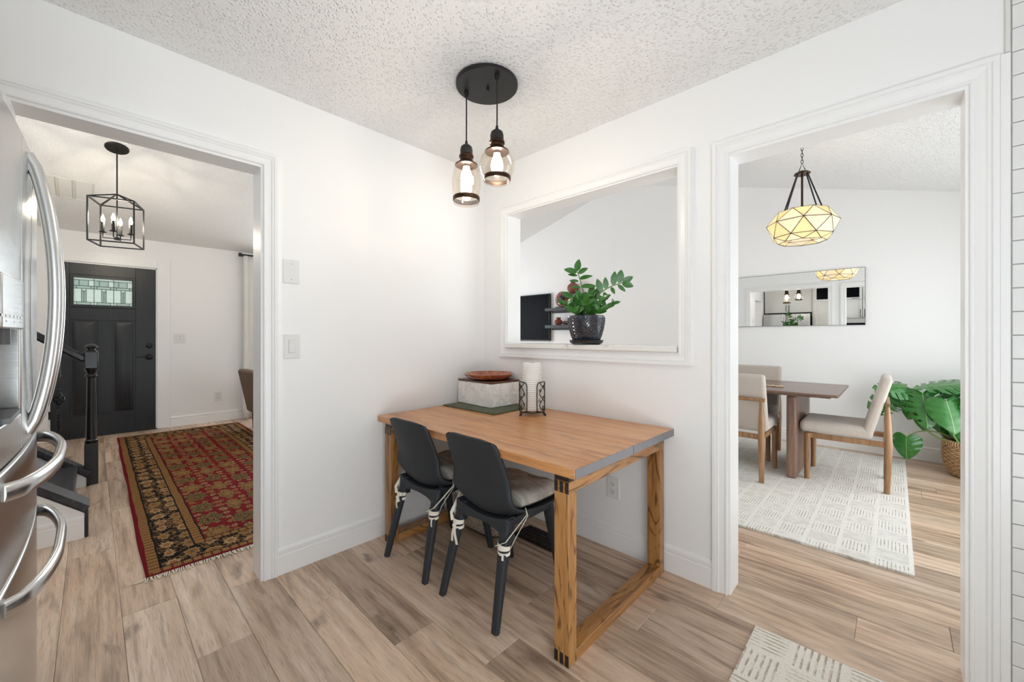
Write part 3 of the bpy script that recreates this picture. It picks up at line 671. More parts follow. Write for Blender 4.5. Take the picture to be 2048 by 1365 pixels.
# switch plates and outlets
def face_plate(name, label, cat, to3, w_, h_, kind, group=None, gang=1):
    c = to3(0, 0, 0); e = thing(name, label, cat, to3(0, -h_ / 2, 0), group)
    def bx(a0, a1, z0, z1, d0, d1, nm, mat, bev=.0015):
        P = [to3(a, z, d) for a in (a0, a1) for z in (z0, z1) for d in (d0, d1)]; xs = list(zip(*P))
        return MB().box(min(xs[0]), max(xs[0]), min(xs[1]), max(xs[1]), min(xs[2]), max(xs[2])).build(nm, mat, e, bevel=bev)
    bx(-w_ / 2, w_ / 2, -h_ / 2, h_ / 2, 0, .006, 'face_plate', 'plate', .003)
    if kind == 'switch':
        for g in range(gang):
            cx = (g - (gang - 1) / 2) * .048; bx(cx - .017, cx + .017, -.034, .034, .006, .0068, 'switch_frame', 'grey'); bx(cx - .0155, cx + .0155, -.0325, .0325, .0068, .0095, 'rocker', 'plate')
    if kind == 'blank':
        for zz in (-.04, .04): bx(-.003, .003, zz - .003, zz + .003, .006, .0075, 'screw', 'grey')
    if kind == 'outlet':
        for zz in (-.022, .022):
            bx(-.017, .017, zz - .015, zz + .015, .006, .008, 'receptacle', 'plate')
            for dx in (-.007, .006): bx(dx - .0012, dx + .0012, zz - .001, zz + .008, .008, .0083, 'slot', 'iron', 0)
            bx(-.0025, .0025, zz - .010, zz - .005, .008, .0083, 'slot', 'iron', 0)
face_plate('wall_plate', 'blank white wall plate above the light switch', 'wall plate', lambda a, z, d: (d, -1.343 + a, 1.541 + z), .078, .122, 'blank')
face_plate('light_switch', 'white single rocker light switch beside the hall doorway', 'light switch', lambda a, z, d: (d, -1.340 + a, 1.155 + z), .078, .124, 'switch')
face_plate('power_outlet', 'white power outlet on the wall under the kitchen table', 'outlet', lambda a, z, d: (1.096 + a, -d, .344 + z), .078, .122, 'outlet')
face_plate('light_switch', 'white double rocker light switch beside the front door', 'light switch', lambda a, z, d: (XW + d, -1.238 + a, 1.178 + z), .122, .125, 'switch', gang=2)
face_plate('power_outlet', 'white power outlet low on the front door wall', 'outlet', lambda a, z, d: (XW + d, -.82 + a, .352 + z), .078, .124, 'outlet')

# oriental runner
rug = thing('oriental_rug', 'red and black oriental runner rug with white fringe in the hall', 'rug', (-2.395, -1.262, 0), rotz=R(-0.3))
def rugfn(hl, hw, th, amp):
    m = MB(); nx, ny = 80, 26
    def fn(u, v_):
        x = -hl + 2 * hl * u; y = -hw + 2 * hw * v_
        e = amp * (math.sin(x * 3.1 + 1) * .5 + math.sin(x * 7.3) * .3) if v_ in (0, 1) else 0
        return (x, y + e, th + .0015 * math.sin(x * 5) * math.sin(y * 6))
    m.grid(fn, nx, ny); top = len(m.v)
    for side in ([(i, 0) for i in range(nx + 1)], [(i, ny) for i in range(nx + 1)], [(0, j) for j in range(ny + 1)], [(nx, j) for j in range(ny + 1)]):
        for (a, b) in zip(side, side[1:]):
            A = m.v[a[0] * (ny + 1) + a[1]]; B = m.v[b[0] * (ny + 1) + b[1]]
            m.add([A, B, (B[0], B[1], 0.0005), (A[0], A[1], 0.0005)], [(0, 1, 2, 3)])
    return m
rugfn(1.97, .60, .009, .006).build('pile', 'runner', rug, local=True)
for sx in (-1, 1):
    m = MB(); y = -.598
    while y < .598:
        L = .035 + random.uniform(-.008, .012); a = random.uniform(-.010, .010)
        m.tube([(sx * 1.968, y, .005), (sx * (1.97 + L * .5), y + a * .4, .004), (sx * (1.97 + L), y + a, .003)], [.0035, .003, .0018], 4); y += random.uniform(.006, .009)
    m.tube([(sx * 1.968, -.598, .005), (sx * 1.985, -.612, .004), (sx * 1.985, -.635, .003), (sx * 1.975, -.66, .003)], [.004, .0035, .003, .002], 5)
    o = m.build('fringe', 'fringe', rug, local=True); o['kind'] = 'stuff'

# lantern
lx, ly = -2.925, -1.895; lz = vault(lx)
ln = thing('lantern_pendant', 'black box frame lantern pendant with four candle bulbs in the hall', 'pendant light', (lx, ly, 2.05))
cp = MB().lathe([(.001, .0), (.080, .0), (.084, .006), (.084, .016), (.001, .016)], (0, 0, 0), 32)
ca = math.atan(0.2825); cp.v = [(lx + p[0] * math.cos(ca) - p[2] * math.sin(ca), ly + p[1], lz - .014 + p[0] * math.sin(ca) + p[2] * math.cos(ca)) for p in cp.v]
cp.build('canopy', 'iron', ln)
MB().lathe([(.001, -.05), (.012, -.045), (.012, 0), (.001, 0)], (lx, ly, lz - .012), 12).build('swivel', 'iron', ln)
MB().tube([(lx, ly, lz - .055), (lx, ly, 2.10)], .0055, 10).build('stem', 'iron', ln)
cor = [(lx + .2145 * math.cos(R(29 + 90 * k)), ly + .2145 * math.sin(R(29 + 90 * k))) for k in range(4)]
th_ = .0105
for k in range(4):
    a, b = cor[k], cor[(k + 1) % 4]
    MB().bar((a[0], a[1], 2.05), (a[0], a[1], 2.432), th_, th_, (cor[0][0] - cor[1][0], cor[0][1] - cor[1][1], 0)).build('upright', 'iron', ln)
    for zz in (2.05, 2.432): MB().bar((a[0], a[1], zz), (b[0], b[1], zz), th_, th_).build('rail', 'iron', ln)
    MB().bar((a[0], a[1], 2.432), (lx, ly, 2.515), th_, th_).build('roof_bar', 'iron', ln)
MB().lathe([(.001, -.012), (.020, -.012), (.020, .012), (.001, .012)], (lx, ly, 2.105), 8).build('hub', 'iron', ln)
for k in range(4):
    a = R(29 + 45 + 90 * k); px, py = lx + .095 * math.cos(a), ly + .095 * math.sin(a)
    cn = MB().tube([(lx, ly, 2.105), (px, py, 2.105), (px, py, 2.15)], .0045, 8).build('arm', 'iron', ln)
    MB().lathe([(.001, 0), (.024, .004), (.026, .010), (.012, .012), (.012, .100), (.001, .100)], (px, py, 2.148), 16).build('candle', 'iron', cn)
    MB().lathe([(.001, 0), (.009, .004), (.0135, .022), (.009, .045), (.003, .062), (.0005, .068)], (px, py, 2.248), 12).build('bulb', 'candle', cn)

# ceiling vent on the vault slope
va = math.atan(.2825); vx = Vector((math.cos(va), 0, math.sin(va))); vn = Vector((math.sin(va), 0, -math.cos(va)))
vt = thing('ceiling_vent', 'white three panel ceiling vent beside the hall lantern', 'vent', (-3.78, -2.27, vault(-3.78)))
def vbox(x0, x1, y0, y1, d0, d1, nm, mat):
    P = lambda x, y, d: Vector((-3.78, 0, vault(-3.78))) + vx * x + Vector((0, y, 0)) + vn * d
    vs = [P(x, y, d) for d in (d0, d1) for x, y in ((x0, y0), (x1, y0), (x1, y1), (x0, y1))]
    return MB().add(vs, [(3, 2, 1, 0), (4, 5, 6, 7), (0, 1, 5, 4), (1, 2, 6, 5), (2, 3, 7, 6), (3, 0, 4, 7)]).build(nm, mat, vt, bevel=.0015)
vbox(-.20, .20, -2.52, -2.03, .001, .004, 'backing', 'trimgrey')
for a, b, c, d in ((-.20, -.185, -2.52, -2.03), (.185, .20, -2.52, -2.03), (-.185, .185, -2.52, -2.505), (-.185, .185, -2.045, -2.03)): vbox(a, b, c, d, .004, .012, 'frame_bar', 'plate')
for y in (-2.408, -2.295, -2.181): vbox(-.185, .185, y - .010, y + .010, .004, .011, 'divider', 'trimgrey')
for a, b in ((-2.505, -2.418), (-2.398, -2.305), (-2.285, -2.191), (-2.171, -2.045)): vbox(-.183, .183, a + .002, b - .002, .004, .007, 'panel', 'plate')

# staircase going up beside the hall
st = struct('staircase', (-1.9, -2.1, 0), 'staircase with dark treads and white sides rising from the hall')
sl = .86; nr = (-1.40, -1.262); fr_ = (-2.56, -2.44)
def side_wall(x0, x1, z_start, nm):
    y0, y1 = -2.085, YS + .01
    MB().prism([(y0, 0), (y0, z_start - .05), (y1, z_start - .05 + sl * (y0 - y1)), (y1, 0)], x0, x1, 'x').build('side_panel', 'trim', st)
    c0 = Vector(((x0 + x1) / 2, y0 + .012, z_start - .024)); c1 = Vector(((x0 + x1) / 2, y1, z_start - .024 + sl * (y0 - y1)))
    MB().bar(c0, c1, (x1 - x0) + .03, .036, (0, 1, sl)).build('stringer_cap', 'tread', st, bevel=.003)
    MB().box(x0 - .002, x1 + .006, y0, y0 + .016, 0, z_start - .02).build('end_board', 'blackpaint', st, bevel=.002)
side_wall(nr[0], nr[1], .195, 'near'); side_wall(fr_[0], fr_[1], .120, 'far')
b_ = MB(); n = len(BPROF); vs = []
for a in (-2.086, YS + .02):
    for d, z in BPROF: vs.append((nr[1] + d * .8, a, z))
b_.add(vs, [tuple(range(n)), tuple(range(2 * n - 1, n - 1, -1))] + [(i, (i + 1) % n, n + (i + 1) % n, n + i) for i in range(n)]).build('skirting', 'trim', st, smooth=20)
for k in range(4):
    y = -2.16 - .235 * k; z = .185 * (k + 1)
    MB().box(-2.44, -1.40, y - .02, y, z - .185, z - .03).build('riser', 'tread', st)
    MB().box(-2.44, -1.40, y - .27, y + .028, z - .03, z).build('tread', 'tread', st, bevel=.010, seg=3)
rl = thing('stair_railing', 'black stair railing with turned newel post and twisted iron balusters', 'railing', (-2.5, -2.06, 0))
nx, ny = -2.5, -2.058
MB().box(nx - .040, nx + .040, ny - .040, ny + .040, 0, .335).build('newel_base', 'blackpaint', rl, bevel=.004)
MB().lathe([(.036, .335), (.040, .345), (.040, .356), (.033, .366), (.033, .39), (.026, .86), (.028, .872), (.036, .880), (.036, .893), (.028, .90), (.030, .915), (.038, .93), (.040, .945), (.036, .947)], (nx, ny, 0), 24).build('newel_shaft', 'blackpaint', rl)
MB().box(nx - .040, nx + .040, ny - .040, ny + .040, .943, 1.083).build('newel_block', 'blackpaint', rl, bevel=.006)
MB().lathe([(.036, 1.081), (.036, 1.088), (.024, 1.094), (.024, 1.104), (.036, 1.112), (.038, 1.124), (.030, 1.136), (.016, 1.143), (0, 1.146)], (nx, ny, 0), 24).build('newel_cap', 'blackpaint', rl)
MB().bar((nx, ny - .03, 1.015), (nx, YS + .02, 1.015 + .74 * 0.96), .055, .055, (0, 1, .74)).build('handrail', 'blackpaint', rl, bevel=.014, seg=4)
def twist(z0, z1, x, y, r, turns):
    m = MB(); n = 24
    for k in range(4): pass
    vs = []; fs = []
    for i in range(n + 1):
        a = turns * 2 * math.pi * i / n
        for k in range(4): vs.append((x + r * math.cos(a + k * math.pi / 2), y + r * math.sin(a + k * math.pi / 2), z0 + (z1 - z0) * i / n))
    for i in range(n):
        for k in range(4): fs.append((i * 4 + k, i * 4 + (k + 1) % 4, (i + 1) * 4 + (k + 1) % 4, (i + 1) * 4 + k))
    return m.add(vs, fs)
for q, y in enumerate((-2.235, -2.40, -2.565)):
    dz = (ny - y - .175) * .74; z0 = .30 + (-(y + 2.235)) * sl; zt = 1.11 + dz
    b0 = MB().bar((nx, y, z0 - .05), (nx, y, zt), .014, .014).build('baluster', 'iron', rl)
    twist(z0 + .16, z0 + .30, nx, y, .0135, 2.0).build('twist', 'iron', b0); twist(zt - .22, zt - .08, nx, y, .0135, 2.0).build('twist', 'iron', b0)
    bk = MB(); kz = (z0 + zt) / 2 + .01
    for k in range(4):
        bk.tube([(nx + .028 * math.sin(math.pi * i / 10) * math.cos(k * math.pi / 2 + i * .35), y + .028 * math.sin(math.pi * i / 10) * math.sin(k * math.pi / 2 + i * .35), kz - .055 + .011 * i) for i in range(11)], .006, 6)
    bk.build('basket_twist', 'iron', b0)
    for zz in (kz - .07, kz + .07): MB().box(nx - .012, nx + .012, y - .012, y + .012, zz - .008, zz + .008).build('collar', 'iron', b0, bevel=.003)

# curtain and rod, armchair
cu = MB()
cu.grid(lambda u, v_: (-4.585 + .028 * math.sin(u * 30) + .01 * math.sin(u * 11), -.535 + u * .52 + .008 * math.sin(v_ * 5 + u * 20) * v_, 2.375 - 2.365 * v_), 70, 14)
tag(cu.build('curtain', 'curtain', thick=.003), 'white linen curtain hanging beside the hall doorway', 'curtain')
rd = thing('curtain_rod', 'black curtain rod with square end on the front door wall', 'curtain rod', (-4.6, -.565, 2.385))
MB().tube([(-4.6, -.56, 2.39), (-4.6, 2.8, 2.39)], .011, 10).build('rod', 'iron', rd)
MB().box(-4.622, -4.578, -.592, -.556, 2.362, 2.412).build('finial', 'iron', rd, bevel=.003)
MB().box(-4.70, -4.60, -.545, -.525, 2.38, 2.40).build('bracket', 'iron', rd)
ac = thing('armchair', 'brown upholstered armchair partly hidden by the hall doorway', 'armchair', (-3.55, -.35, 0))
MB().prism([(-.755, .775), (-.70, .785), (-.60, .77), (-.53, .40), (-.53, .22), (-.645, .22)], -3.92, -3.18, 'x').build('backrest', 'brownfab', ac, bevel=.03, seg=4)
MB().box(-3.84, -3.26, -.56, .05, .24, .44).build('seat', 'brownfab', ac, bevel=.03, seg=4)
for x in (-3.93, -3.25): MB().box(x, x + .085, -.60, .04, .20, .58).build('arm', 'brownfab', ac, bevel=.03, seg=4)
for x in (-3.86, -3.24):
    for y in (-.58, -.02): MB().lathe([(.014, 0), (.022, .22)], (x, y, 0), 12).build('leg', 'brownwood', ac)

# ================================================================== LIVING ROOM SEEN THROUGH THE OPENING
tv = thing('television', 'black flat screen television mounted on the gable wall', 'television', (-2.86, YN - .03, 1.12))
MB().box(-3.62, -2.115, YN - .055, YN - .012, 1.122, 1.955).build('bezel', 'iron', tv, bevel=.004)
MB().box(-3.605, -2.130, YN - .058, YN - .054, 1.140, 1.942).build('screen', 'tv', tv)
MB().box(-3.0, -2.7, YN - .02, YN - .004, 1.4, 1.7).build('wall_bracket', 'iron', tv)
MB().box(-2.87, -2.845, YN - .06, YN - .02, 1.112, 1.124).build('foot', 'iron', tv)
def wshelf(x0, x1, z, th, label):
    e = thing('wall_shelf', label, 'shelf', ((x0 + x1) / 2, YN, z - th), 'floating shelves beside the television')
    MB().box(x0, x1, YN - .19, YN - .001, z - th, z).build('board', 'shelf', e, bevel=.003); MB().box(x0 + .02, x1 - .02, YN - .012, YN - .0005, z - th - .03, z - th).build('wall_cleat', 'shelf', e)
wshelf(-2.11, -1.675, 1.683, .050, 'slate floating shelf under the fringed round ornament')
wshelf(-2.11, -1.42, 1.395, .055, 'slate floating shelf holding the small red clay vase')
wshelf(-1.74, -1.40, 1.905, .045, 'slate floating shelf holding the round necked vase')
def pot(name, label, cat, c, prof, mat, group, rim=None):
    e = thing(name, label, cat, c, group); MB().lathe(prof, c, 24).build('body', mat, e)
    if rim: MB().lathe(rim, c, 24).build('neck', 'darkwood', e)
    return e
G = 'ornaments on the floating shelves'
pot('vase', 'round speckled red vase with dark narrow neck on the top shelf', 'vase', (-1.585, YN - .10, 1.905), [(.03, 0), (.05, .01), (.088, .06), (.098, .10), (.085, .14), (.05, .172), (.034, .182), (.028, .182), (.028, .15), (0, .15)], 'clay2', G, [(.034, .178), (.034, .196), (.046, .208), (.046, .214), (.03, .214), (.028, .18)])
pot('vase', 'small red clay vase on the lowest shelf beside the television', 'vase', (-1.885, YN - .10, 1.395), [(.035, 0), (.062, .02), (.070, .055), (.055, .085), (.038, .095), (.040, .125), (.045, .130), (.036, .130), (.034, .10), (0, .10)], 'clay', G)
pot('cup', 'tapered brown wooden cup standing behind the plant pot', 'cup', (-1.495, YN - .10, 1.535), [(.045, 0), (.062, .115), (.055, .115), (.042, .01), (0, .01)], 'brownwood', G)
wshelf(-1.62, -1.38, 1.535, .03, 'narrow slate ledge under the tapered brown cup')
pp = thing('carved_figure', 'reclining turned brown wood ornament on the lowest shelf', 'ornament', (-1.66, YN - .10, 1.395), G)
q = MB().lathe([(0, -.13), (.022, -.125), (.030, -.10), (.022, -.07), (.030, -.03), (.032, .06), (.026, .11), (0, .125)], (0, 0, 0), 14); q.v = [(-1.66 + p[2], YN - .10 + p[1], 1.432 + p[0]) for p in q.v]; q.build('body', 'brownwood', pp)
for x in (-1.73, -1.60): MB().box(x - .01, x + .01, YN - .12, YN - .08, 1.395, 1.415).build('foot', 'brownwood', pp)
mk = thing('sunburst_ornament', 'round fringed red ornament with dark centre on the upper shelf', 'ornament', (-1.81, YN - .09, 1.683), G)
cx_, cy_, cz_ = -1.81, YN - .10, 1.823
q = MB().lathe([(0, -.02), (.06, -.02), (.105, -.008), (.105, .01), (0, .02)], (0, 0, 0), 24); q.v = [(cx_ + p[0], cy_ - p[2], cz_ + p[1]) for p in q.v]; q.build('disc', 'clay', mk)
for k in range(22):
    a = 2 * math.pi * k / 22
    MB().obox((cx_ + .118 * math.cos(a), cy_, cz_ + .118 * math.sin(a)), (math.cos(a), 0, math.sin(a)), (-math.sin(a), 0, math.cos(a)), (0, 1, 0), .022, .011, .008).build('ray', 'clay', mk, bevel=.003)
MB().sphere((cx_ + .02, cy_ - .03, cz_ + .02), .05, sy=.5, sz=1.15).build('face', 'iron', mk)
MB().sphere((cx_ - .025, cy_ - .03, cz_ - .055), .034, sy=.5, sz=.8).build('lower_face', 'cream', mk)
MB().box(cx_ - .10, cx_ + .03, cy_ - .05, cy_ + .03, 1.683, 1.700).build('base', 'darkwood', mk, bevel=.003)
MB().sphere((cx_ - .125, cy_, 1.700), .022, sz=.8).build('pebble', 'cream', mk)

# ================================================================== REFRIGERATOR AND CABINETS
FX0, FX1, FB, FA = 0.045, 0.955, .020, -2.1715
FXC = (FX0 + FX1) / 2; FHW = (FX1 - FX0) / 2
def fy(x): return FA - FB * ((x - FXC) / FHW) ** 2
rf = thing('refrigerator', 'stainless steel french door refrigerator with bowed handles and dispenser', 'refrigerator', (FXC, -2.5, 0))
MB().box(FX0 + .01, FX1 - .01, -2.98, -2.24, .02, 1.68).build('body', 'darkgrey', rf, bevel=.004)
def fpanel(x0, x1, z0, z1, nm, back=-2.235, nseg=24, ybias=0.0):
    poly = [(x0 + (x1 - x0) * i / nseg, fy(x0 + (x1 - x0) * i / nseg) + ybias) for i in range(nseg + 1)] + [(x1, back), (x0, back)]
    return MB().prism(poly, z0, z1, 'z').build(nm, 'steel', rf, bevel=.006, seg=3, smooth=40)
ZD, ZT = .925, 1.722
# left door (dispenser side) in pieces around the alcove
ax0, ax1, az0, az1 = FXC + .185, FXC + .405, 1.02, 1.33
dl = fpanel(FXC + .003, ax0, ZD, ZT, 'door')
for (a, b, z0, z1) in ((ax1, FX1, ZD, ZT), (ax0 - .001, ax1 + .001, az1, ZT), (ax0 - .001, ax1 + .001, ZD, az0)): fpanel(a, b, z0, z1, 'door_section')
drr = fpanel(FX0, FXC - .003, ZD, ZT, 'door')
MB().box(ax0, ax1, -2.232, -2.225, az0, az1).build('dispenser_recess', 'grey', rf)
MB().box(ax0 + .02, ax1 - .02, -2.235, -2.175, az0, az0 + .012).build('drip_tray', 'darkgrey', rf)
pp_ = MB().prism([(ax0 + (ax1 - ax0) * i / 12, fy(ax0 + (ax1 - ax0) * i / 12) + .004) for i in range(13)] + [(ax1, fy(ax1) - .012), (ax0, fy(ax0) - .012)], 1.225, 1.345, 'z').build('control_panel', 'steel', rf, bevel=.004)
def on_panel(x0, x1, z0, z1):
    MB().add([(x0, fy(x0) + .0046, z0), (x1, fy(x1) + .0046, z0), (x1, fy(x1) + .0046, z1), (x0, fy(x0) + .0046, z1)], [(0, 1, 2, 3)]).build('icon_mark', 'icon', pp_)
on_panel(ax0 + .02, ax1 - .02, 1.2635, 1.2645)
for k in range(6):
    x = ax0 + .028 + k * .036; on_panel(x, x + .0015, 1.2535, 1.2635); on_panel(x + .006, x + .024, 1.250, 1.256)
    if k % 2 == 0: on_panel(x + .008, x + .020, 1.240, 1.243)
MB().tube([(ax0 + .125, -2.20, 1.225), (ax0 + .125, -2.20, 1.19)], .02, 12).build('nozzle', 'darkgrey', rf)
fpanel(FX0, FX1, .665, ZD - .008, 'drawer'); fpanel(FX0, FX1, .09, .657, 'drawer')
MB().box(FX0 + .02, FX1 - .02, -2.23, -2.20, .015, .085).build('toe_grille', 'darkgrey', rf)
def vhandle(x, par):
    pts = []; y0 = fy(x)
    for i in range(25):
        t_ = i / 24; s_ = math.sin(math.pi * t_) ** .62; pts.append((x + 0, y0 - .004 + .052 * s_, .950 + (1.698 - .950) * t_))
    MB().tube(pts, .0150, 24, flat=(1.0, .85, (0, 1, 0))).build('door_handle', 'handle', par, smooth=70)
vhandle(FXC + .072, rf); vhandle(FXC - .062, rf)
for z in (.868, .615):
    pts = []
    for i in range(31):
        t_ = i / 30; x = FX0 + .09 + (FX1 - FX0 - .18) * t_; s_ = min(1, math.sin(math.pi * t_) ** .45 * 1.05); pts.append((x, fy(x) - .004 + .058 * s_, z))
    MB().tube(pts, .0175, 24, flat=(1.15, .62, (0, 0, 1))).build('drawer_handle', 'handle', rf, smooth=70)

def cabinet(name, label, x0, x1, z0, z1, yb, yf, doors, group='white kitchen cabinets'):
    e = thing(name, label, 'cabinet', ((x0 + x1) / 2, (yb + yf) / 2, z0), group)
    MB().box(x0, x1, yb, yf - .02, z0, z1).build('body', 'cab', e)
    for (a, b, c, d, glass, hnd) in doors:
        q = MB(); w_ = .045
        for p in ((a, b, c, c + w_), (a, b, d - w_, d), (a, a + w_, c + w_, d - w_), (b - w_, b, c + w_, d - w_)): q.box(p[0], p[1], yf - .02, yf, p[2], p[3])
        dd = q.build('door', 'cab', e, bevel=.002)
        MB().box(a + w_, b - w_, yf - .016, yf - .010, c + w_, d - w_).build('door_glass' if glass else 'door_panel', 'tv' if glass else 'cab', dd)
        if hnd:
            hx, hz, vert, L = hnd
            pts = [(hx, yf, hz), (hx, yf + .03, hz), (hx, yf + .03, hz + L), (hx, yf, hz + L)] if vert else [(hx, yf, hz), (hx, yf + .03, hz), (hx + L, yf + .03, hz), (hx + L, yf, hz)]
            MB().tube(pts, .006, 8).build('pull', 'black', dd)
    return e
cm = FXC
cabinet('wall_cabinet', 'white cabinet above the refrigerator', FX0 - .02, FX1 + .01, 1.76, 2.40, YS + .01, -2.42, [(FX0 - .015, cm - .002, 1.765, 2.395, 0, (cm - .03, 1.80, 1, .14)), (cm + .002, FX1 + .005, 1.765, 2.395, 0, (cm + .03, 1.80, 1, .14))])
cabinet('pantry_cabinet', 'tall white pantry cabinet with glazed top door beside the refrigerator', FX1 + .02, 1.42, 0.0, 2.40, YS + .01, -2.36, [(1.01, 1.415, 1.99, 2.395, 1, None), (1.01, 1.415, .10, 1.985, 0, (1.04, 1.0, 1, .2))])
cabinet('wall_cabinet', 'white wall cabinet with glazed upper door above the microwave, nearest the pantry', 1.44, 1.835, 1.60, 2.40, YS + .01, -2.70, [(1.445, 1.830, 2.03, 2.395, 1, (1.66, 2.05, 0, .12)), (1.445, 1.830, 1.605, 2.02, 0, (1.80, 1.63, 1, .17))])
cabinet('wall_cabinet', 'white wall cabinet with glazed upper door above the microwave, farther from the pantry', 1.84, 2.18, 1.60, 2.40, YS + .01, -2.70, [(1.845, 2.175, 2.03, 2.395, 1, (1.88, 2.05, 0, .12)), (1.845, 2.175, 1.605, 2.02, 0, (1.875, 1.63, 1, .17))])
mw = thing('microwave', 'stainless steel microwave oven under the white wall cabinets', 'microwave', (1.81, -2.9, 1.15))
MB().box(1.44, 2.18, YS + .01, -2.66, 1.16, 1.598).build('case', 'steel', mw, bevel=.004); MB().box(1.47, 1.98, -2.66, -2.652, 1.19, 1.50).build('door_glass', 'tv', mw)
MB().tube([(2.01, -2.66, 1.2), (2.01, -2.62, 1.22), (2.01, -2.62, 1.48), (2.01, -2.66, 1.5)], .009, 8).build('door_handle', 'handle', mw)

# ================================================================== KITCHEN TABLE
tb = thing('kitchen_table', 'brown oak kitchen table with open square frame legs', 'table', (.75, -.45, 0))
TX0, TX1, TY0, TY1, TZ = .046, 1.450, -.888, -.022, .740
for a, b in ((TY0, -.4575), (-.4545, TY1)):
    MB().box(TX0, TX1 - .003, a, b, TZ - .036, TZ).build('board', 'table', tb, bevel=.002)
    MB().box(TX1 - .0025, TX1, a + .001, b - .001, TZ - .0355, TZ - .0006).build('end_sheen', 'tableend', tb)  # thin face carrying the painted grey reflection
MB().box(TX0 + .09, TX1 - .11, -.80, -.77, TZ - .070, TZ - .037).build('apron_bar', 'darkwood', tb); MB().box(TX0 + .09, TX1 - .11, -.13, -.10, TZ - .070, TZ - .037).build('apron_bar', 'darkwood', tb)
for x0, x1 in ((.083, .150), (1.336, 1.402)):
    y0, y1, zt = -.860, -.030, .676
    MB().box(x0, x1, y0, y0 + .050, .0, zt - .042).build('leg', 'oakZ', tb, bevel=.002); MB().box(x0, x1, y1 - .050, y1, .0, zt - .042).build('leg', 'oakZ', tb, bevel=.002)
    MB().box(x0, x1, y0, y1, zt - .042, zt).build('top_rail', 'oakY', tb, bevel=.002); MB().box(x0 + .0005, x1 - .0005, y0 + .050, y1 - .050, .0, .045).build('floor_rail', 'oakY', tb, bevel=.002)
    MB().box(x0, x1, y0 + .002, y1, zt, TZ - .036).build('spacer', 'darkwood', tb)
    for c in (x0 + .0085, (x0 + x1) / 2, x1 - .0085):
        MB().box(c - .008, c + .008, y0 - .0006, y0 + .002, zt - .043, zt - .001).build('joint_inlay', 'darkwood', tb)
        MB().box(c - .008, c + .008, y0 - .0006, y0 + .002, .001, .043).build('joint_inlay', 'darkwood', tb)

# ================================================================== KITCHEN CHAIRS
prof = [(-.236, .775, .140), (-.232, .762, .158), (-.226, .742, .168), (-.214, .700, .174), (-.196, .640, .178), (-.176, .580, .182), (-.164, .530, .188), (-.152, .486, .194), (-.128, .448, .199), (-.080, .428, .203), (0.0, .428, .208), (.07, .434, .211), (.14, .438, .208), (.19, .442, .198), (.215, .443, .178), (.226, .441, .13)]
def spr(u):
    k = u * (len(prof) - 1); i = min(int(k), len(prof) - 2); t_ = k - i
    P = [prof[max(i - 1, 0)], prof[i], prof[i + 1], prof[min(i + 2, len(prof) - 1)]]
    return [0.5 * (2 * P[1][c] + (P[2][c] - P[0][c]) * t_ + (2 * P[0][c] - 5 * P[1][c] + 4 * P[2][c] - P[3][c]) * t_ * t_ + (3 * P[1][c] - P[0][c] - 3 * P[2][c] + P[3][c]) * t_ ** 3) for c in range(3)]
def shell(u, v_):
    y, z, hw = spr(u); s_ = v_ * 2 - 1
    back = max(0, min(1, (z - .46) / .12)); seat = 1 - back
    x = hw * s_
    bend = math.exp(-((u - .56) / .13) ** 2)
    y += back * .030 * s_ * s_ * (1 - .5 * max(0, (z - .66) / .12)); z += seat * .012 * s_ * s_ + bend * (.046 * s_ * s_ - .020)
    if u < .08: z -= (abs(s_) ** 4) * .012 * (1 - u / .08)
    return (x, y, z)
CG = 'black kitchen chairs'
ch = thing('kitchen_chair', 'black moulded kitchen chair nearer the camera at the wooden table', 'chair', (.905, -.690, 0), CG)
MB().grid(shell, 44, 18).build('shell', 'chair', ch, local=True, thick=.012, smooth=60, thick_off=1)
def leg(x, yt, yb, xo, w0=.056, w1=.035):
    m = MB(); vs = []; fs = []; n = 10; P = 12
    for i in range(n + 1):
        t_ = i / n; z = .425 * (1 - t_); w_ = (w0 + (w1 - w0) * t_) / 2; cx = x + (xo - x) * t_; cy = yt + (yb - yt) * t_
        for k in range(P):
            a = 2 * math.pi * k / P; ca_, sa_ = math.cos(a), math.sin(a)
            e = .55; vs.append((cx + w_ * math.copysign(abs(ca_) ** e, ca_), cy + w_ * .72 * math.copysign(abs(sa_) ** e, sa_), z))
    for i in range(n):
        for k in range(P): fs.append((i * P + k, i * P + (k + 1) % P, (i + 1) * P + (k + 1) % P, (i + 1) * P + k))
    fs += [tuple(range(P - 1, -1, -1)), tuple(n * P + k for k in range(P))]; return m.add(vs, fs)
for sx in (-1, 1):
    leg(sx * .145, -.130, -.232, sx * .178).build('leg', 'chair', ch, local=True, smooth=50)
    leg(sx * .150, .140, .222, sx * .172).build('leg', 'chair', ch, local=True, smooth=50)
# arched rear apron, front apron, side rails
def arch(y0, y1, zb, zt, hw):
    poly = [(hw * (k / 6 - 1), zt + .026 * (k / 6 - 1) ** 2) for k in range(13)] + [(hw, zb)] + [(hw * .86 * math.cos(math.pi * i / 16) , zb + .001 + (zt - zb) * .66 * min(1, (math.sin(math.pi * i / 16)) ** .6)) for i in range(17)] + [(-hw, zb)]
    return MB().prism(poly, y0, y1, 'y')
arch(-.158, -.104, .320, .408, .168).build('rear_apron', 'chair', ch, local=True, bevel=.004)
arch(.125, .160, .355, .425, .170).build('front_apron', 'chair', ch, local=True, bevel=.004)
for sx in (-1, 1): MB().bar((sx * .152, -.13, .408), (sx * .152, .14, .408), .034, .034).build('side_rail', 'chair', ch, local=True, bevel=.004)
ch2 = copy_tree(ch, (.413, -.700, 0), R(0.8), 'black moulded kitchen chair beside the left wall at the wooden table')

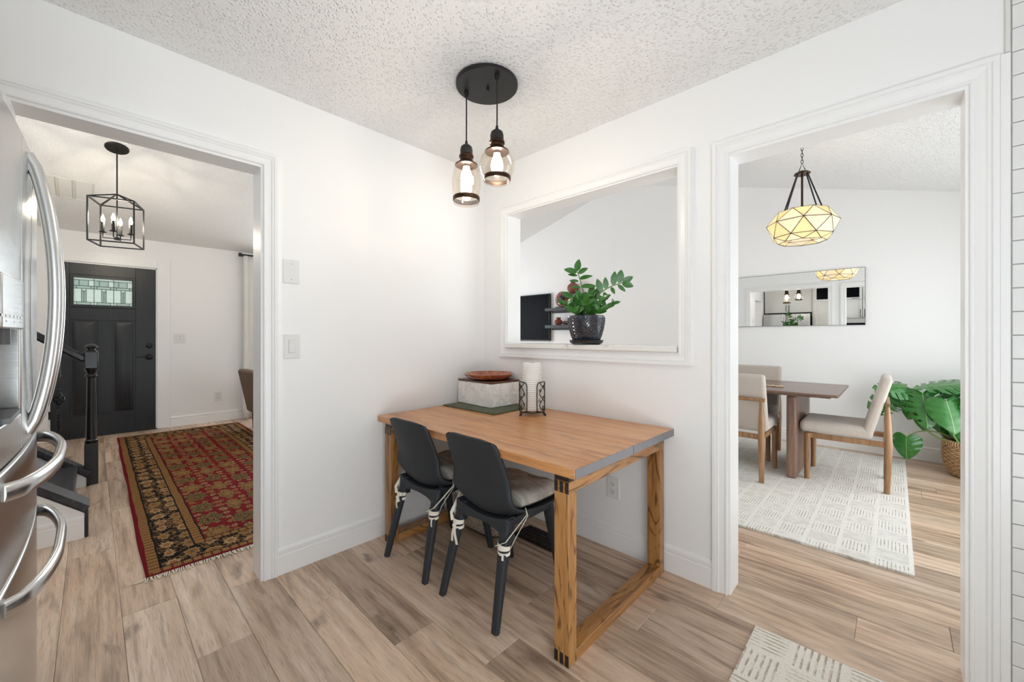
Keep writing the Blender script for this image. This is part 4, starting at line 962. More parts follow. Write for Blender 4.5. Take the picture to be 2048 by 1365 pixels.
def cushion(cx, cy, label, seed):
    e = thing('seat_cushion', label, 'cushion', (cx, cy, .446), 'fleece chair cushions'); rnd = random.Random(seed)
    m = MB(); nu, nv = 30, 30
    def top(u, v_):
        x, y = (u * 2 - 1), (v_ * 2 - 1); k = (1 - abs(x) ** 5) * (1 - abs(y) ** 5); rr = 1 - .07 * (x * x * y * y)
        wob = .006 * math.sin(x * 5 + seed) * math.cos(y * 4) + .004 * math.sin(y * 9 + x * 3)
        return (cx + .190 * x * rr, cy + .072 + .158 * y * rr, .456 + .052 * max(0, k) ** .5 + wob * k + .010 * x * x)
    m.grid(top, nu, nv); m.grid(lambda u, v_: (lambda p: (p[0], p[1], .451 + .010 * (u * 2 - 1) ** 2))(top(u, v_)), nu, nv)
    m.build('pad', 'fleece', e, smooth=60)
    for sx in (-1, 1):
        tl = .25 if sx < 0 else .28
        a = Vector((cx + sx * .196, cy - .070, .462)); lg = Vector((cx + sx * (.145 + .033 * tl), cy - .130 - .102 * tl, .425 * (1 - tl)))
        kn = lg + Vector((0, -.022, .0))
        MB().tube([a, a + Vector((sx * .020, -.012, -.018)), kn + Vector((sx * .030, .002, .045)), kn + Vector((-.026 if sx > 0 else -.022, .002, .012))], .0088, 6, flat=(1, .18, (0, 0, 1))).build('tie', 'white_ribbon', e)
        MB().tube([a, a + Vector((sx * .022, -.008, -.022)), lg + Vector((sx * .050, .012, .050)), lg + Vector((sx * .026, .014, .008))], .0080, 6, flat=(1, .18, (0, 0, 1))).build('tie', 'white_ribbon', e)
        w1 = MB()
        for q, dz in enumerate((-.012, .004, .016)):
            w1.tube([(lg.x + .0295 * math.cos(2 * math.pi * i / 16), lg.y + .0225 * math.sin(2 * math.pi * i / 16), lg.z + dz + (.006 if q == 1 else .003) * math.sin(2 * math.pi * i / 16 + q * 2)) for i in range(16)], .0078, 6, flat=(1, .2, (0, 0, 1)), closed=True)
        w1.build('wrap', 'white_ribbon', e)
        if sx < 0:
            w2 = MB(); w2.sphere(kn + Vector((0, -.004, -.004)), .010, 10, 6); w2.build('knot', 'white_ribbon', e)
            for q, (dx, dz) in enumerate(((-.010, -.115), (.026, -.085)) if seed == 1 else ((.004, -.075), (.024, -.022))):
                MB().tube(catmull([kn, kn + Vector((dx * .5, -.012, dz * .4)), kn + Vector((dx, -.010, dz))]), .0085, 6, flat=(1, .18, (1, 0, 0))).build('tail', 'white_ribbon', e)
        else:
            MB().tube(catmull([kn + Vector((.015, 0, -.01)), kn + Vector((.019, -.006, -.03)), kn + Vector((.018, -.004, -.05 if seed != 1 else -.028))]), .0060, 6, flat=(1, .2, (1, 0, 0))).build('tail', 'white_ribbon', e)
cushion(.905, -.690, 'beige fleece seat cushion tied to the chair nearer the camera', 1)
cushion(.413, -.700, 'beige fleece seat cushion tied to the chair beside the left wall', 2)

# ================================================================== ON THE TABLE
zt = TZ + .0005
pm = thing('placemat', 'dark green woven placemat under the marble box', 'placemat', (.30, -.25, zt), rotz=R(1))
m = MB(); m.grid(lambda u, v_: (-.235 + .47 * u, -.165 + .33 * v_, .008 + .0012 * math.sin(u * 90) * math.sin(v_ * 60)), 60, 40); m.box(-.235, .235, -.165, .165, 0, .007); m.build('mat', 'placemat', pm, local=True)
m = MB()
for k in range(64):
    x = -.235 + .47 * k / 63
    for sy in (-1, 1): m.tube([(x, sy * .165, .005), (x + random.uniform(-.003, .003), sy * (.172 + random.random() * .005), .003)], .003, 4)
for k in range(46):
    y = -.165 + .33 * k / 45
    for sx in (-1, 1): m.tube([(sx * .235, y, .005), (sx * (.242 + random.random() * .004), y + random.uniform(-.003, .003), .003)], .003, 4)
o = m.build('fringe', 'placemat', pm, local=True); o['kind'] = 'stuff'
bx = thing('marble_box', 'white marble bread box with dark wooden lid', 'box', (.235, -.17, zt + .0095), rotz=R(-2))
MB().box(-.172, .172, -.130, .130, 0, .150).build('box_body', 'marble', bx, local=True, bevel=.003); MB().box(-.173, .173, -.131, .131, .151, .163).build('lid', 'lid', bx, local=True, bevel=.003)
pl = thing('clay_plate', 'glazed red brown shallow dish on the marble box', 'dish', (.245, -.175, zt + .174))
P_ = (.245, -.175, zt + .174)
MB().lathe([(0, 0), (.10, 0), (.135, .008), (.158, .024), (.172, .040), (.168, .042), (.150, .028), (.128, .014), (.095, .008), (.05, .006), (0, .006)], P_, 48).build('bowl', 'plateclay', pl)
for k, (dx, dy) in enumerate(((-.03, .02), (.03, .0), (.0, -.03))): MB().sphere((P_[0] + dx, P_[1] + dy, P_[2] + .012), .026, 14, 8, sz=.35).build('motif', 'plateclay', pl)
pt = thing('paper_towel_roll', 'white paper towel roll standing in wire holder', 'paper towels', (.693, -.243, zt + .030))
c = (.693, -.243, zt + .030)
MB().lathe([(.018, 0), (.054, 0), (.0565, .004), (.0565, .276), (.054, .280), (.018, .280)], c, 40, close=True).build('roll', 'paper', pt); MB().lathe([(.0178, .001), (.0165, .001), (.0165, .281), (.0178, .281)], c, 20, close=True).build('core', 'cream', pt)
MB().grid(lambda u, v_: (c[0] + (.0572 + .006 * u * u) * math.cos(-1.9 + .5 * u), c[1] + (.0572 + .006 * u * u) * math.sin(-1.9 + .5 * u), c[2] + .002 + .276 * v_), 8, 6).build('loose_sheet', 'paper', pt, thick=.0008)
ph = thing('paper_towel_holder', 'black scrolled wire paper towel holder', 'holder', (.693, -.243, zt)); r0 = .075
def cyl(a, z, r=r0): return (c[0] + r * math.cos(a), c[1] + r * math.sin(a), zt + z)
MB().tube([cyl(2 * math.pi * i / 40, .024) for i in range(40)], .0035, 8, closed=True).build('base_ring', 'iron', ph)
for a in (0, math.pi / 2): MB().tube([cyl(a, .024), cyl(a + math.pi, .024)], .003, 6).build('cross_wire', 'iron', ph)
view = math.atan2(-2.05 + .243, 2.257 - .693)
for k, cen in enumerate((view - 1.02, view + 1.02, view + math.pi)):
    hwid = .62; pth = [cyl(cen - hwid, .024)] + [cyl(cen - hwid, .024 + .13 * i / 5) for i in range(1, 6)]
    pth += [cyl(cen - hwid + .18 * (1 - math.cos(a)) / 1, .168 + .028 * math.sin(a)) for a in [math.pi / 2 * i / 4 for i in range(5)]]
    pth += [cyl(cen - hwid + .18 + (2 * hwid - .36) * i / 8, .196 + .004 * math.sin(math.pi * i / 8)) for i in range(1, 8)]
    pth += [cyl(cen + hwid - .18 * (1 - math.sin(a)), .168 + .028 * math.cos(a)) for a in [math.pi / 2 * i / 4 for i in range(5)]]
    pth += [cyl(cen + hwid, .154 - .13 * i / 5) for i in range(6)]
    pn = MB().tube(pth, .003, 6).build('panel_frame', 'iron', ph)
    for q in range(2):
        ph0 = q * math.pi
        MB().tube([cyl(cen + .38 * math.sin(ph0 + 7.5 * i / 30), .03 + .165 * i / 30) for i in range(31)], .0024, 6).build('vine_wire', 'iron', pn)
    for q in range(7):
        a0 = cen + .42 * math.sin(q * 2.1); zz = .05 + .02 * q
        MB().tube([cyl(a0 + (.14 - .010 * i) * math.cos(i * .6 + q), zz + (.011 - .0008 * i) * math.sin(i * .6 + q)) for i in range(12)], .0018, 5).build('scroll', 'iron', pn)
    MB().tube([cyl(cen, .024), cyl(cen, .008, .082), cyl(cen + .10, .003, .090), cyl(cen + .2, .008, .084), cyl(cen + .16, .022)], .0035, 6).build('foot', 'iron', ph)

# ================================================================== UNDER THE TABLE
bk = thing('storage_basket', 'beige crocheted storage basket under the kitchen table', 'basket', (.372, -.300, 0))
def sqr(r, n_=4.0):
    return lambda a: r / ((abs(math.cos(a)) ** n_ + abs(math.sin(a)) ** n_) ** (1 / n_))
def ringbody(levels, name, mat, par):
    m = MB(); vs = []; fs = []; S = 56; f = sqr(1.0)
    for (rx, ry, z) in levels:
        for k in range(S):
            a = 2 * math.pi * k / S; vs.append((.372 + rx * f(a) * math.cos(a), -.300 + ry * f(a) * math.sin(a), z))
    for i in range(len(levels) - 1):
        for k in range(S): fs.append((i * S + k, i * S + (k + 1) % S, (i + 1) * S + (k + 1) % S, (i + 1) * S + k))
    fs.append(tuple(range(S - 1, -1, -1))); return m.add(vs, fs).build(name, mat, par, smooth=60)
ringbody([(.165, .115, .006), (.185, .130, .015), (.203, .146, .05), (.210, .152, .12), (.208, .150, .21), (.200, .144, .215), (.196, .140, .06)], 'woven_body', 'crochet', bk)
ringbody([(.2095, .1515, .205), (.213, .155, .210), (.213, .155, .262), (.205, .147, .264), (.200, .143, .20)], 'folded_liner', 'liner', bk)
ringbody([(.168, .118, .0), (.172, .122, .006), (.170, .12, .010)], 'base', 'iron', bk)
fr = thing('floor_register', 'dark bronze floor vent register under the kitchen table', 'floor vent', (.722, -.205, 0))
MB().box(.575, .870, -.285, -.125, .0, .006).build('flange', 'register', fr, bevel=.002)
for i in range(9):
    for j in range(4):
        x = .602 + i * .030; y = -.262 + j * .038
        MB().lathe([(.010, .006), (.009, .010), (.004, .0115), (0, .0115)], (x, y, 0), 8).build('boss', 'register', fr)

# kitchen mat
km = rugfn(.46, .31, .010, .0).build('kitchen_mat', 'creammat', local=True); km.location = (2.300, -.466, 0)
tag(km, 'cream textured mat on the kitchen floor by the dining doorway', 'rug')

# ================================================================== KITCHEN PENDANT
kp = thing('pendant_light', 'black round canopy pendant with two clear glass jar shades over the kitchen table', 'pendant light', (.823, -.728, 1.86))
MB().lathe([(0, 0), (.146, 0), (.150, .004), (.150, .018), (.146, .022), (0, .022)], (.823, -.728, H - .0225), 56).build('canopy', 'black', kp)
MB().lathe([(0, -.016), (.006, -.015), (.008, -.008), (.006, 0), (.006, .002)], (.826, -.724, H - .0225), 12).build('finial', 'black', kp)
def jar(x, y, zc, zcap, gp, band, name):
    MB().lathe([(.004, H - .05), (.010, H - .045), (.012, H - .0225)], (x, y, 0), 12).build('strain_relief', 'black', kp)
    MB().tube([(x, y, H - .03), (x + .002, y - .001, (H + zcap) / 2), (x, y, zcap - .002)], .0035, 8).build('cord', 'black', kp)
    MB().lathe([(.0035, .018), (.006, .016), (.007, 0), (.016, -.004), (.027, -.014), (.031, -.028), (.031, -.052), (.001, -.052)], (x, y, zcap), 24).build('socket_cap', 'black', kp)
    zb = zcap - .052
    MB().lathe([(.001, 0), (.031, 0), (.036, -.006), (.036, -.014), (.031, -.018), (.032, -.030), (.046, -.044), (.056, -.050), (.056, -.055), (.05, -.055), (.001, -.050)], (x, y, zb), 24).build('socket_ring', 'bronze', kp)
    g = MB().lathe(gp, (x, y, 0), 40).build('glass_shade', 'amber', kp)
    MB().lathe(band, (x, y, 0), 40, close=True).build('band', 'bronze', g)
    zz = zb - .055
    MB().lathe([(.001, .02), (.014, .02), (.016, 0), (.016, -.006), (.001, -.006)], (x, y, zz), 14).build('bulb_base', 'handle', kp)
    MB().lathe([(.013, 0), (.016, -.012), (.0245, -.035), (.0285, -.060), (.024, -.083), (.012, -.096), (0, -.099)], (x, y, zz - .004), 20).build('bulb', 'bulb_soft', kp)
jar(.721, -.772, 0, 2.160, [(.046, 2.062), (.057, 2.045), (.066, 2.010), (.0705, 1.972), (.069, 1.935), (.063, 1.905), (.0605, 1.896), (.0625, 1.880), (.063, 1.866)], [(.0625, 1.878), (.066, 1.880), (.067, 1.896), (.064, 1.900), (.0612, 1.896)], 'jar')
jar(.925, -.759, 0, 2.166, [(.046, 2.068), (.058, 2.058), (.072, 2.036), (.0795, 2.006), (.078, 1.978), (.068, 1.952), (.0595, 1.944), (.0600, 1.930), (.0605, 1.921)], [(.0600, 1.929), (.0635, 1.931), (.0645, 1.944), (.062, 1.949), (.0592, 1.944)], 'globe')

# ================================================================== PLANT ON THE LEDGE
px, py, pz = .885, .045, PZ0
pp = thing('potted_zz_plant', 'green zz plant in dark blue dimpled pot on the pass-through ledge', 'potted plant', (px, py, pz))
MB().lathe([(0, 0), (.078, 0), (.098, .010), (.104, .026), (.100, .028), (.092, .016), (0, .010)], (px, py, pz), 40).build('saucer', 'saucer', pp)
body = MB()
bp = [(.001, .018), (.070, .018), (.080, .026), (.092, .055), (.103, .095), (.109, .130), (.112, .165), (.110, .176), (.104, .178), (.102, .160), (.101, .155)]
body.lathe(bp, (px, py, pz), 64); body.build('pot', 'potglaze', pp)
dm = MB().sphere((0, 0, 0), .0072, 8, 5, sz=1.0).mesh('dimple', [M['potglaze']], 60)
stud = MB()
for i in range(13):
    z = .034 + i * .0104; k_ = [b for b in bp[:7] if b[1] <= z][-1]; nx_ = bp[bp.index(k_) + 1]; r = k_[0] + (nx_[0] - k_[0]) * (z - k_[1]) / max(1e-6, nx_[1] - k_[1])
    n_ = 40
    for j in range(n_):
        a = 2 * math.pi * (j + .5 * (i % 2)) / n_
        dn = Vector((math.cos(a), math.sin(a), 0)); tn = Vector((-math.sin(a), math.cos(a), 0)); up = Vector((0, 0, 1)); C_ = Vector((px, py, pz + z)) + dn * (r - .0005)
        stud.add([C_ + tn * .0078, C_ + up * .0088, C_ - tn * .0078, C_ - up * .0088, C_ + dn * .0045], [(0, 1, 4), (1, 2, 4), (2, 3, 4), (3, 0, 4)])
o = stud.build('pot_dimples', 'potglaze', pp, smooth=20); o['kind'] = 'stuff'
MB().lathe([(0, .150), (.05, .153), (.101, .150)], (px, py, pz), 24).build('soil', 'soil', pp)
def leafmesh(wid, fold=.10, n_=10):
    m = MB()
    def fn(u, v_):
        s_ = v_ * 2 - 1; w_ = wid * (math.sin(math.pi * min(1, u ** .85)) ** .75) * (1 if u < .98 else .4)
        return (w_ * s_, u, fold * abs(s_) * w_ - .12 * u * u)
    return m.grid(fn, n_, 4).mesh('leaf', [M['green']], 60)
LM = [leafmesh(.23), leafmesh(.28), leafmesh(.19)]
def zzleaf(p, d, up, L, kind=0): place(LM[kind], 'leaf', pp, frame_mat(p, d, up) @ Matrix.Scale(L, 4))
def stem(pts, r=.005):
    q = catmull(pts, 5); MB().tube(q, [r * (1 - .55 * i / (len(q) - 1)) for i in range(len(q))], 8).build('stem', 'stem', pp); return q
B0 = Vector((px, py, pz + .15)); vw = Vector((2.257 - px, -2.054 - py, 0)).normalized(); rt_ = Vector((-vw.y, vw.x, 0))
def W(a, z, d=0): return B0 + rt_ * a + vw * d + Vector((0, 0, z))
# a: to the right as the photo shows, d: towards the viewer
S1 = stem([W(-.02, 0), W(-.005, .10, .01), W(-.03, .22, .02), W(-.055, .30, .02)], .0055)
for a, z, da_, dz, L, k in ((-.058, .298, .012, .062, .075, 1), (-.056, .292, -.075, .022, .082, 1), (-.050, .285, .055, .030, .068, 1), (-.052, .272, -.062, .010, .062, 2), (-.045, .252, .085, .020, .085, 2), (-.045, .238, -.062, .006, .060, 2), (-.034, .205, .092, .004, .095, 2), (-.034, .198, -.065, .008, .064, 2), (-.024, .160, .07, -.012, .07, 2), (-.026, .155, -.06, -.012, .062, 2), (-.016, .125, .06, -.02, .06, 2)):
    zzleaf(W(a, z, .02), rt_ * da_ + Vector((0, 0, dz)) + vw * .02, vw + Vector((0, 0, .6)), L, k)
S2 = stem([W(.03, 0), W(.045, .10), W(.075, .155), W(.14, .200), W(.215, .225)], .006)
for a, z, da_, dz, L, k in ((.215, .226, .055, .030, .070, 1), (.212, .224, .060, -.022, .072, 1), (.195, .222, .012, .075, .082, 1), (.160, .208, .010, .085, .088, 0), (.118, .185, -.004, .075, .076, 0), (.092, .168, -.028, .085, .088, 0), (.188, .214, .045, -.045, .064, 2), (.148, .200, .022, -.045, .050, 0), (.104, .170, .024, -.048, .054, 0)):
    zzleaf(W(a, z), rt_ * da_ + Vector((0, 0, dz)) + vw * .015, vw, L, k)
rz = random.Random(5)
for s_i, (ea, ez, ed) in enumerate(((-.115, .095, .02), (-.09, .145, -.02), (-.075, .045, .06), (.085, .115, .03), (.115, .075, -.01), (.08, .05, .06), (.02, .15, .02), (-.03, .12, .06), (.05, .155, -.03), (.0, .09, .08), (.16, .10, -.03))):
    q = stem([W(ea * .12, 0, ed * .2), W(ea * .5, ez * .65, ed * .6), W(ea, ez, ed)], .005)
    n_ = 5 if s_i < 10 else 2
    for i in range(n_):
        b_ = q[min(len(q) - 1, int((.45 + .55 * i / (n_ - 1)) * (len(q) - 1)))]
        for sgn in (-1, 1):
            dirv = rt_ * (ea * 3 + sgn * .55 + rz.uniform(-.2, .2)) + Vector((0, 0, .45 + rz.uniform(-.35, .4))) + vw * rz.uniform(-.3, .6)
            zzleaf(b_, dirv, vw + Vector((0, 0, .7)) + rt_ * rz.uniform(-.4, .4), rz.uniform(.048, .070) * (1 if s_i < 10 else .6), rz.choice((0, 1, 1)))
    zzleaf(q[-1], rt_ * (ea * 6) + Vector((0, 0, .35)) + vw * ed * 3, vw + Vector((0, 0, .8)), .07 if s_i < 10 else .05, 1)

# ================================================================== DINING ROOM
dg = rugfn(1.36, 1.287, .012, 0).build('area_rug', 'creamrug', local=True); dg.location = (.97, 2.074, 0)
tag(dg, 'large cream patterned rug under the dining table', 'rug')
zr = .0142
dt = thing('dining_table', 'dark walnut dining table with slab pedestal legs', 'table', (.95, 2.37, zr))
MB().prism([(-.05, 1.90), (1.945, 1.90), (1.945, 2.84), (-.05, 2.84)], .728, .750, 'z').build('tabletop', 'dtable', dt, bevel=.008, seg=3)
MB().box(.0, 1.89, 1.96, 2.78, .712, .728).build('under_frame', 'dpedestal', dt)
def slab(x0, x1, y0, y1, z0, z1): return MB().box(x0, x1, y0, y1, z0, z1).build('pedestal', 'dpedestal', dt, bevel=.022, seg=5)
slab(1.592, 1.664, 1.995, 2.745, zr, .712); slab(.23, .302, 1.995, 2.745, zr, .712)
# dining chair
DG = 'oat linen dining chairs'
dc = thing('dining_chair', 'oat linen dining chair at the end of the dining table seen from the side', 'chair', (1.958, 2.315, zr), DG, R(91))
def dleg(pts, rs, nm): MB().tube(pts, rs, 12).build(nm, 'chairoak', dc, local=True)
for sx in (-1, 1):
    dleg([(sx * .213, -.252, 0), (sx * .213, -.262, .36), (sx * .213, -.258, .50), (sx * .213, -.258, .665)], [.019, .024, .022, .011], 'rear_leg')
    dleg([(sx * .213, .240, 0), (sx * .213, .236, .385)], [.018, .023], 'front_leg')
    MB().box(sx * .213 - .012, sx * .213 + .012, -.255, .236, .345, .388).build('side_rail', 'chairoak', dc, local=True, bevel=.004)
MB().tube([(-.236, -.258, .672), (.236, -.258, .672)], .0145, 14).build('back_bar', 'chairoak', dc, local=True)
for y in (-.245, .236): MB().box(-.213, .213, y - .012, y + .012, .345, .388).build('cross_rail', 'chairoak', dc, local=True, bevel=.004)
MB().box(-.240, .240, -.175, .290, .390, .488).build('seat', 'upholstery', dc, local=True, bevel=.040, seg=6, smooth=60)
def slant(hw, pts):
    return MB().prism(pts, -hw, hw, 'x')
slant(.240, [(-.165, .400), (-.100, .415), (-.228, .885), (-.290, .870)]).build('backrest', 'upholstery', dc, local=True, bevel=.026, seg=5, smooth=60)
copy_tree(dc, (1.258, 1.970, zr), R(0), 'oat linen dining chair on the near side with its back to the kitchen')
copy_tree(dc, (1.165, 2.66, zr), R(180), 'oat linen dining chair on the far side facing the kitchen')
# table decor
tr = thing('tray', 'dark shallow tray on the dining table', 'tray', (1.02, 2.45, .750))
MB().lathe([(0, 0), (.13, 0), (.17, .018), (.165, .020), (.125, .006), (0, .006)], (1.02, 2.45, .750), 32).build('dish', 'iron', tr); MB().lathe([(.168, .017), (.174, .017), (.174, .022), (.168, .022)], (1.02, 2.45, .750), 32, close=True).build('rim', 'bronze', tr)
lk = thing('wooden_chain', 'cream carved chain links lying on the dining table', 'ornament', (1.45, 2.23, .751))
for k in range(6):
    a = (k % 2) * 1.0 + .3; C_ = Vector((1.36 + .032 * k, 2.20 + .012 * (k % 2), .757))
    MB().tube([C_ + Vector((.024 * math.cos(t_) * math.cos(a) - .013 * math.sin(t_) * math.sin(a), .024 * math.cos(t_) * math.sin(a) + .013 * math.sin(t_) * math.cos(a), .002 * math.sin(t_ * 2))) for t_ in [2 * math.pi * i / 16 for i in range(16)]], .0055, 8, closed=True).build('link', 'cream', lk)

# mirror
mr = thing('wall_mirror', 'long frameless wall mirror above the dining table', 'mirror', (1.33, YN - .014, 1.325), rotz=R(.45))
MB().box(-.705, .705, -.006, .006, 0, .605).build('backing', 'mirroredge', mr, local=True); MB().box(-.702, .702, -.0075, -.0062, .003, .602).build('glass', 'mirror', mr, local=True)

# dining lamp
dx_, dy_, dz_ = 1.70, 2.02, 2.125
dl_ = thing('dining_pendant', 'faceted capiz shell pendant lamp hanging over the dining table', 'pendant light', (dx_, dy_, dz_ - .15))
N_ = 8
def ring(r, z, o): return [Vector((dx_ + r * math.cos(2 * math.pi * (k + o) / N_ + .18), dy_ + r * math.sin(2 * math.pi * (k + o) / N_ + .18), dz_ + z)) for k in range(N_)]
rings = [ring(.175, .118, .5), ring(.250, .022, 0), ring(.212, -.092, .5), ring(.165, -.135, 0)]
edges = []
rp = random.Random(3)
for lv in range(3):
    A, B = rings[lv], rings[lv + 1]; oA = lv % 2 == 0
    for k in range(N_):
        if oA: tris = [(A[k], B[k], B[(k + 1) % N_]), (A[k], A[(k + 1) % N_], B[(k + 1) % N_])]
        else: tris = [(A[k], A[(k + 1) % N_], B[k]), (A[(k + 1) % N_], B[k], B[(k + 1) % N_])]
        for tr_ in tris:
            cc = (tr_[0] + tr_[1] + tr_[2]) / 3; nn = (tr_[1] - tr_[0]).cross(tr_[2] - tr_[0]).normalized() * .0012
            P3 = [p + (cc - p).normalized() * .003 for p in tr_]
            MB().add([p + nn for p in P3] + [p - nn for p in P3], [(0, 1, 2), (5, 4, 3), (0, 3, 4, 1), (1, 4, 5, 2), (2, 5, 3, 0)]).build('pane', 'pane_a' if rp.random() < .55 else 'pane_b', dl_, smooth=0)
            edges += [(tr_[0], tr_[1]), (tr_[1], tr_[2]), (tr_[2], tr_[0])]
seen = set(); cm_ = MB()
for a, b in edges:
    key = tuple(sorted((tuple(round(x, 4) for x in a), tuple(round(x, 4) for x in b))))
    if key in seen: continue
    seen.add(key); cm_.tube([a, b], .0026, 6)
cm_.build('came', 'iron', dl_)
MB().lathe([(0, .0), (.056, .0), (.060, .006), (.052, .016), (.020, .030), (.008, .034), (0, .034)], (dx_, dy_, dz_ + .425), 10).build('cap', 'bronze', dl_)
for k in range(4):
    a = 2 * math.pi * (k + .5) / 4 + .18; MB().tube([(dx_ + .045 * math.cos(a), dy_ + .045 * math.sin(a), dz_ + .43), (dx_ + .170 * math.cos(a), dy_ + .170 * math.sin(a), dz_ + .116)], .0055, 8).build('hanger_rod', 'iron', dl_)
MB().tube([(dx_, dy_, dz_ + .43), (dx_, dy_, dz_ + .03)], .008, 10).build('stem', 'bronze', dl_)
for k in range(3):
    a = 2 * math.pi * k / 3 + .6; b0 = MB().tube([(dx_, dy_, dz_ + .04), (dx_ + .07 * math.cos(a), dy_ + .07 * math.sin(a), dz_ + .035)], .008, 8).build('socket', 'bronze', dl_)
    MB().sphere((dx_ + .095 * math.cos(a), dy_ + .095 * math.sin(a), dz_ + .005), .030, 14, 8).build('bulb', 'bulb_dining', b0)
MB().tube([(dx_ - .022, dy_, dz_ + .458), (dx_, dy_, dz_ + .52), (dx_ + .022, dy_, dz_ + .458)], .0035, 6).build('loop', 'iron', dl_)
zc = dz_ + .52; k = 0
while zc < vault(dx_) - .04:
    L = .017; pts = []
    for i in range(14):
        t_ = 2 * math.pi * i / 14; r = .008 * math.cos(t_); pts.append((dx_ + (r if k % 2 == 0 else 0), dy_ + (r if k % 2 else 0), zc + L * math.sin(t_) + .012))
    MB().tube(pts, .0024, 6, closed=True).build('chain_link', 'iron', dl_); zc += .027; k += 1
cz = MB().lathe([(0, -.03), (.045, -.026), (.062, -.006), (.062, 0), (0, 0)], (0, 0, 0), 24); a_ = -math.atan(.2765)
cz.v = [(dx_ + p[0] * math.cos(a_) - p[2] * math.sin(a_), dy_ + p[1], vault(dx_) - .002 + p[0] * math.sin(a_) + p[2] * math.cos(a_)) for p in cz.v]; cz.build('canopy', 'bronze', dl_)

# monstera
mx_, my_ = 2.765, 3.14
mo = thing('monstera_plant', 'monstera plant with split leaves in woven basket beside the dining table', 'potted plant', (mx_, my_, 0))
wv = MB(); prof_b = [(.150, .012), (.172, .04), (.190, .09), (.200, .15), (.203, .20), (.200, .25), (.192, .29)]
def br_(z):
    for (r1, z1), (r2, z2) in zip(prof_b, prof_b[1:]):
        if z1 <= z <= z2: return r1 + (r2 - r1) * (z - z1) / (z2 - z1)
    return prof_b[-1][0]
rows = 17
for i in range(rows):
    z = .014 + .262 * i / (rows - 1); r = br_(z); n_ = 120
    wv.tube([(mx_ + (r + .006 * math.sin(20 * 2 * math.pi * k / n_ + math.pi * i)) * math.cos(2 * math.pi * k / n_), my_ + (r + .006 * math.sin(20 * 2 * math.pi * k / n_ + math.pi * i)) * math.sin(2 * math.pi * k / n_), z + .002 * math.sin(31 * k / n_ * 6.28)) for k in range(n_)], .0085, 6, closed=True)
wv.build('woven_body', 'rattan', mo, smooth=60)
rm = MB()
for k in range(70):
    a = 2 * math.pi * k / 70; rm.tube([(mx_ + r * math.cos(a + da), my_ + r * math.sin(a + da), z) for r, z, da in ((.184, .272, 0), (.182, .296, .01), (.195, .306, .02), (.206, .296, .03), (.204, .270, .04))], .0075, 5)
rm.build('rim', 'rattan', mo, smooth=60)
MB().lathe([(0, .01), (.15, .012), (.185, .15), (.180, .285), (.172, .285), (.165, .24), (0, .25)], (mx_, my_, 0), 32).build('inner_pot', 'soil', mo)
for sg in (-1, 1):
    MB().tube([(mx_ + .19 * math.cos(a), my_ + sg * .15 + .02 * math.sin(a), .29 + .07 * math.sin(a)) if False else (mx_ + .07 * math.cos(a), my_ + sg * .195, .285 + .06 * math.sin(a)) for a in [math.pi * i / 12 for i in range(13)]], .009, 8).build('basket_handle', 'rattan', mo)
OUT = [(0.0, 0.0), (.10, -.10), (.24, -.16), (.38, -.12), (.475, .02), (.50, .18), (.475, .36), (.40, .56), (.27, .77), (.12, .93), (0.0, 1.02)]
def outl(s_):
    k = s_ * (len(OUT) - 1); i = min(int(k), len(OUT) - 2); t_ = k - i; P = [OUT[max(i - 1, 0)], OUT[i], OUT[i + 1], OUT[min(i + 2, len(OUT) - 1)]]
    return [0.5 * (2 * P[1][c] + (P[2][c] - P[0][c]) * t_ + (2 * P[0][c] - 5 * P[1][c] + 4 * P[2][c] - P[3][c]) * t_ * t_ + (3 * P[1][c] - P[0][c] - 3 * P[2][c] + P[3][c]) * t_ ** 3) for c in range(2)]
def monleaf(split, curl):
    m = MB(); nu, nv = 44, 9
    for sg in (-1, 1):
        def fn(u, v_):
            ox, oy = outl(u); my2 = max(0, min(1, (u - .12) / .88)) ** 1.0; x = ox * v_; y = my2 * (1 - v_) + oy * v_ if v_ > 0 else my2
            z = -curl * (x * x * 1.6 + max(0, y) ** 2 * .45) + .012 * math.sin(u * 40) * v_
            return (sg * x, y, z)
        def keep(u, v_):
            if not split: return True
            ph = (u - .30) / .115; fr_ = ph - math.floor(ph)
            if .30 < u < .86 and .36 < fr_ < .62 and v_ > (.42 if sg > 0 else .50): return v_ < .0
            if split > 1 and .34 < u < .8 and .86 < (fr_ + .0) and .16 < v_ < .36: return False
            return True
        m.grid(fn, nu, nv, keep)
    return m.mesh('leaf', [M['monstera']], 60)
ML = [monleaf(0, .5), monleaf(1, .5), monleaf(2, .6), monleaf(1, .2)]
def mleaf(px_, pz_, py_, dirv, up, L, kind, root=None):
    tip = Vector((px_, py_, pz_)); place(ML[kind], 'leaf', mo, frame_mat(tip, dirv, up) @ Matrix.Scale(L, 4))
    root = root or Vector((mx_ + (px_ - mx_) * .12, my_ + (py_ - my_) * .12, .26))
    MB().tube(bez(root, (root * .4 + tip * .6) + Vector((0, 0, .14)), tip, 12), [.0075 - .0003 * i for i in range(13)], 8).build('stalk', 'monstem', mo)
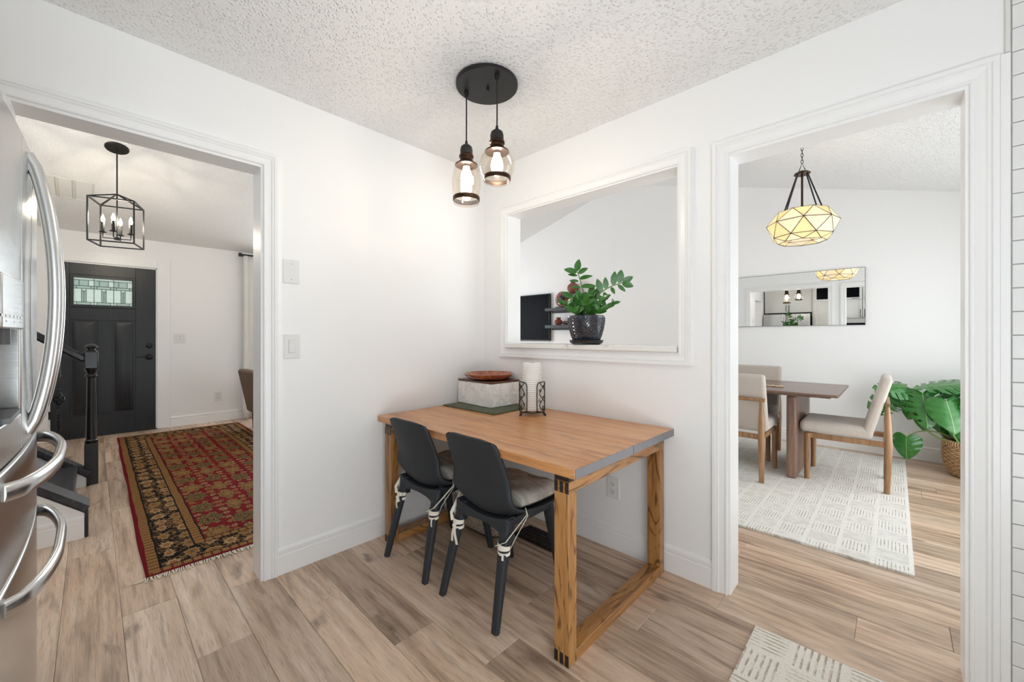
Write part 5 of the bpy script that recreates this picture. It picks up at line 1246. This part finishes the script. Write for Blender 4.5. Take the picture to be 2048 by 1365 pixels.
# base of leaf x, z, y, direction of midrib, facing, length, kind
cv = Vector((2.257 - 2.5, -2.054 - 3.1, 0)).normalized()
def D(a, z, d=0): return Vector((a, 0, z)) + cv * d
mleaf(2.435, .700, 3.06, D(.12, -.85, .35), D(.05, .45, .9), .30, 1)
mleaf(2.575, .655, 3.00, D(.22, -.80, .35), D(.25, .45, .9), .27, 0)
mleaf(2.330, .740, 3.12, D(-.75, .10, .5), D(0, .8, .7), .24, 2)
mleaf(2.300, .700, 3.20, D(-.85, -.55, .2), D(-.2, .5, .9), .30, 2)
mleaf(2.250, .660, 3.22, D(-.55, -.80, .1), D(-.4, .3, .9), .25, 1)
mleaf(2.460, .560, 3.10, D(-.10, -.95, .1), D(-.1, .2, 1), .20, 0)
mleaf(2.400, .640, 3.16, D(-.3, -.9, .1), D(-.2, .3, .9), .21, 0)
mleaf(2.520, .560, 3.14, D(.15, -.95, .1), D(.1, .2, 1), .20, 0)
mleaf(2.670, .800, 3.10, D(-.95, -.12, .25), D(0, .95, .30), .31, 3)
mleaf(2.560, .735, 3.20, D(.65, .30, .1), D(.1, .6, .8), .19, 0)
mleaf(2.720, .740, 2.98, D(.85, .20, .3), D(.2, .6, .8), .30, 2)
mleaf(2.730, .680, 3.02, D(.9, -.35, .3), D(.3, .5, .8), .28, 1)
mleaf(2.690, .480, 3.06, D(.35, -.85, .2), D(.3, .3, .9), .24, 0)
mleaf(2.850, .78, 3.10, D(.7, .1, .4), D(.2, .7, .7), .30, 1)
mleaf(2.80, .62, 3.25, D(.2, -.3, -.6), D(.2, .9, -.2), .24, 0)
mleaf(2.335, .285, 3.10, D(-.02, -.95, .15), D(-.1, .1, 1), .205, 0, Vector((2.66, 3.10, .30)))
mleaf(2.600, .50, 3.22, D(.1, -.9, .1), D(.2, .2, .9), .22, 0)
MB().tube(catmull([(2.32, 3.14, .60), (2.42, 3.10, .42), (2.52, 3.06, .325), (2.62, 3.06, .30), (2.70, 3.10, .29)]), .006, 8).build('aerial_root', 'monstem', mo)
MB().tube(catmull([(2.60, 3.02, .47), (2.62, 3.0, .36), (2.66, 2.98, .285)]), .006, 8).build('aerial_root', 'monstem', mo)
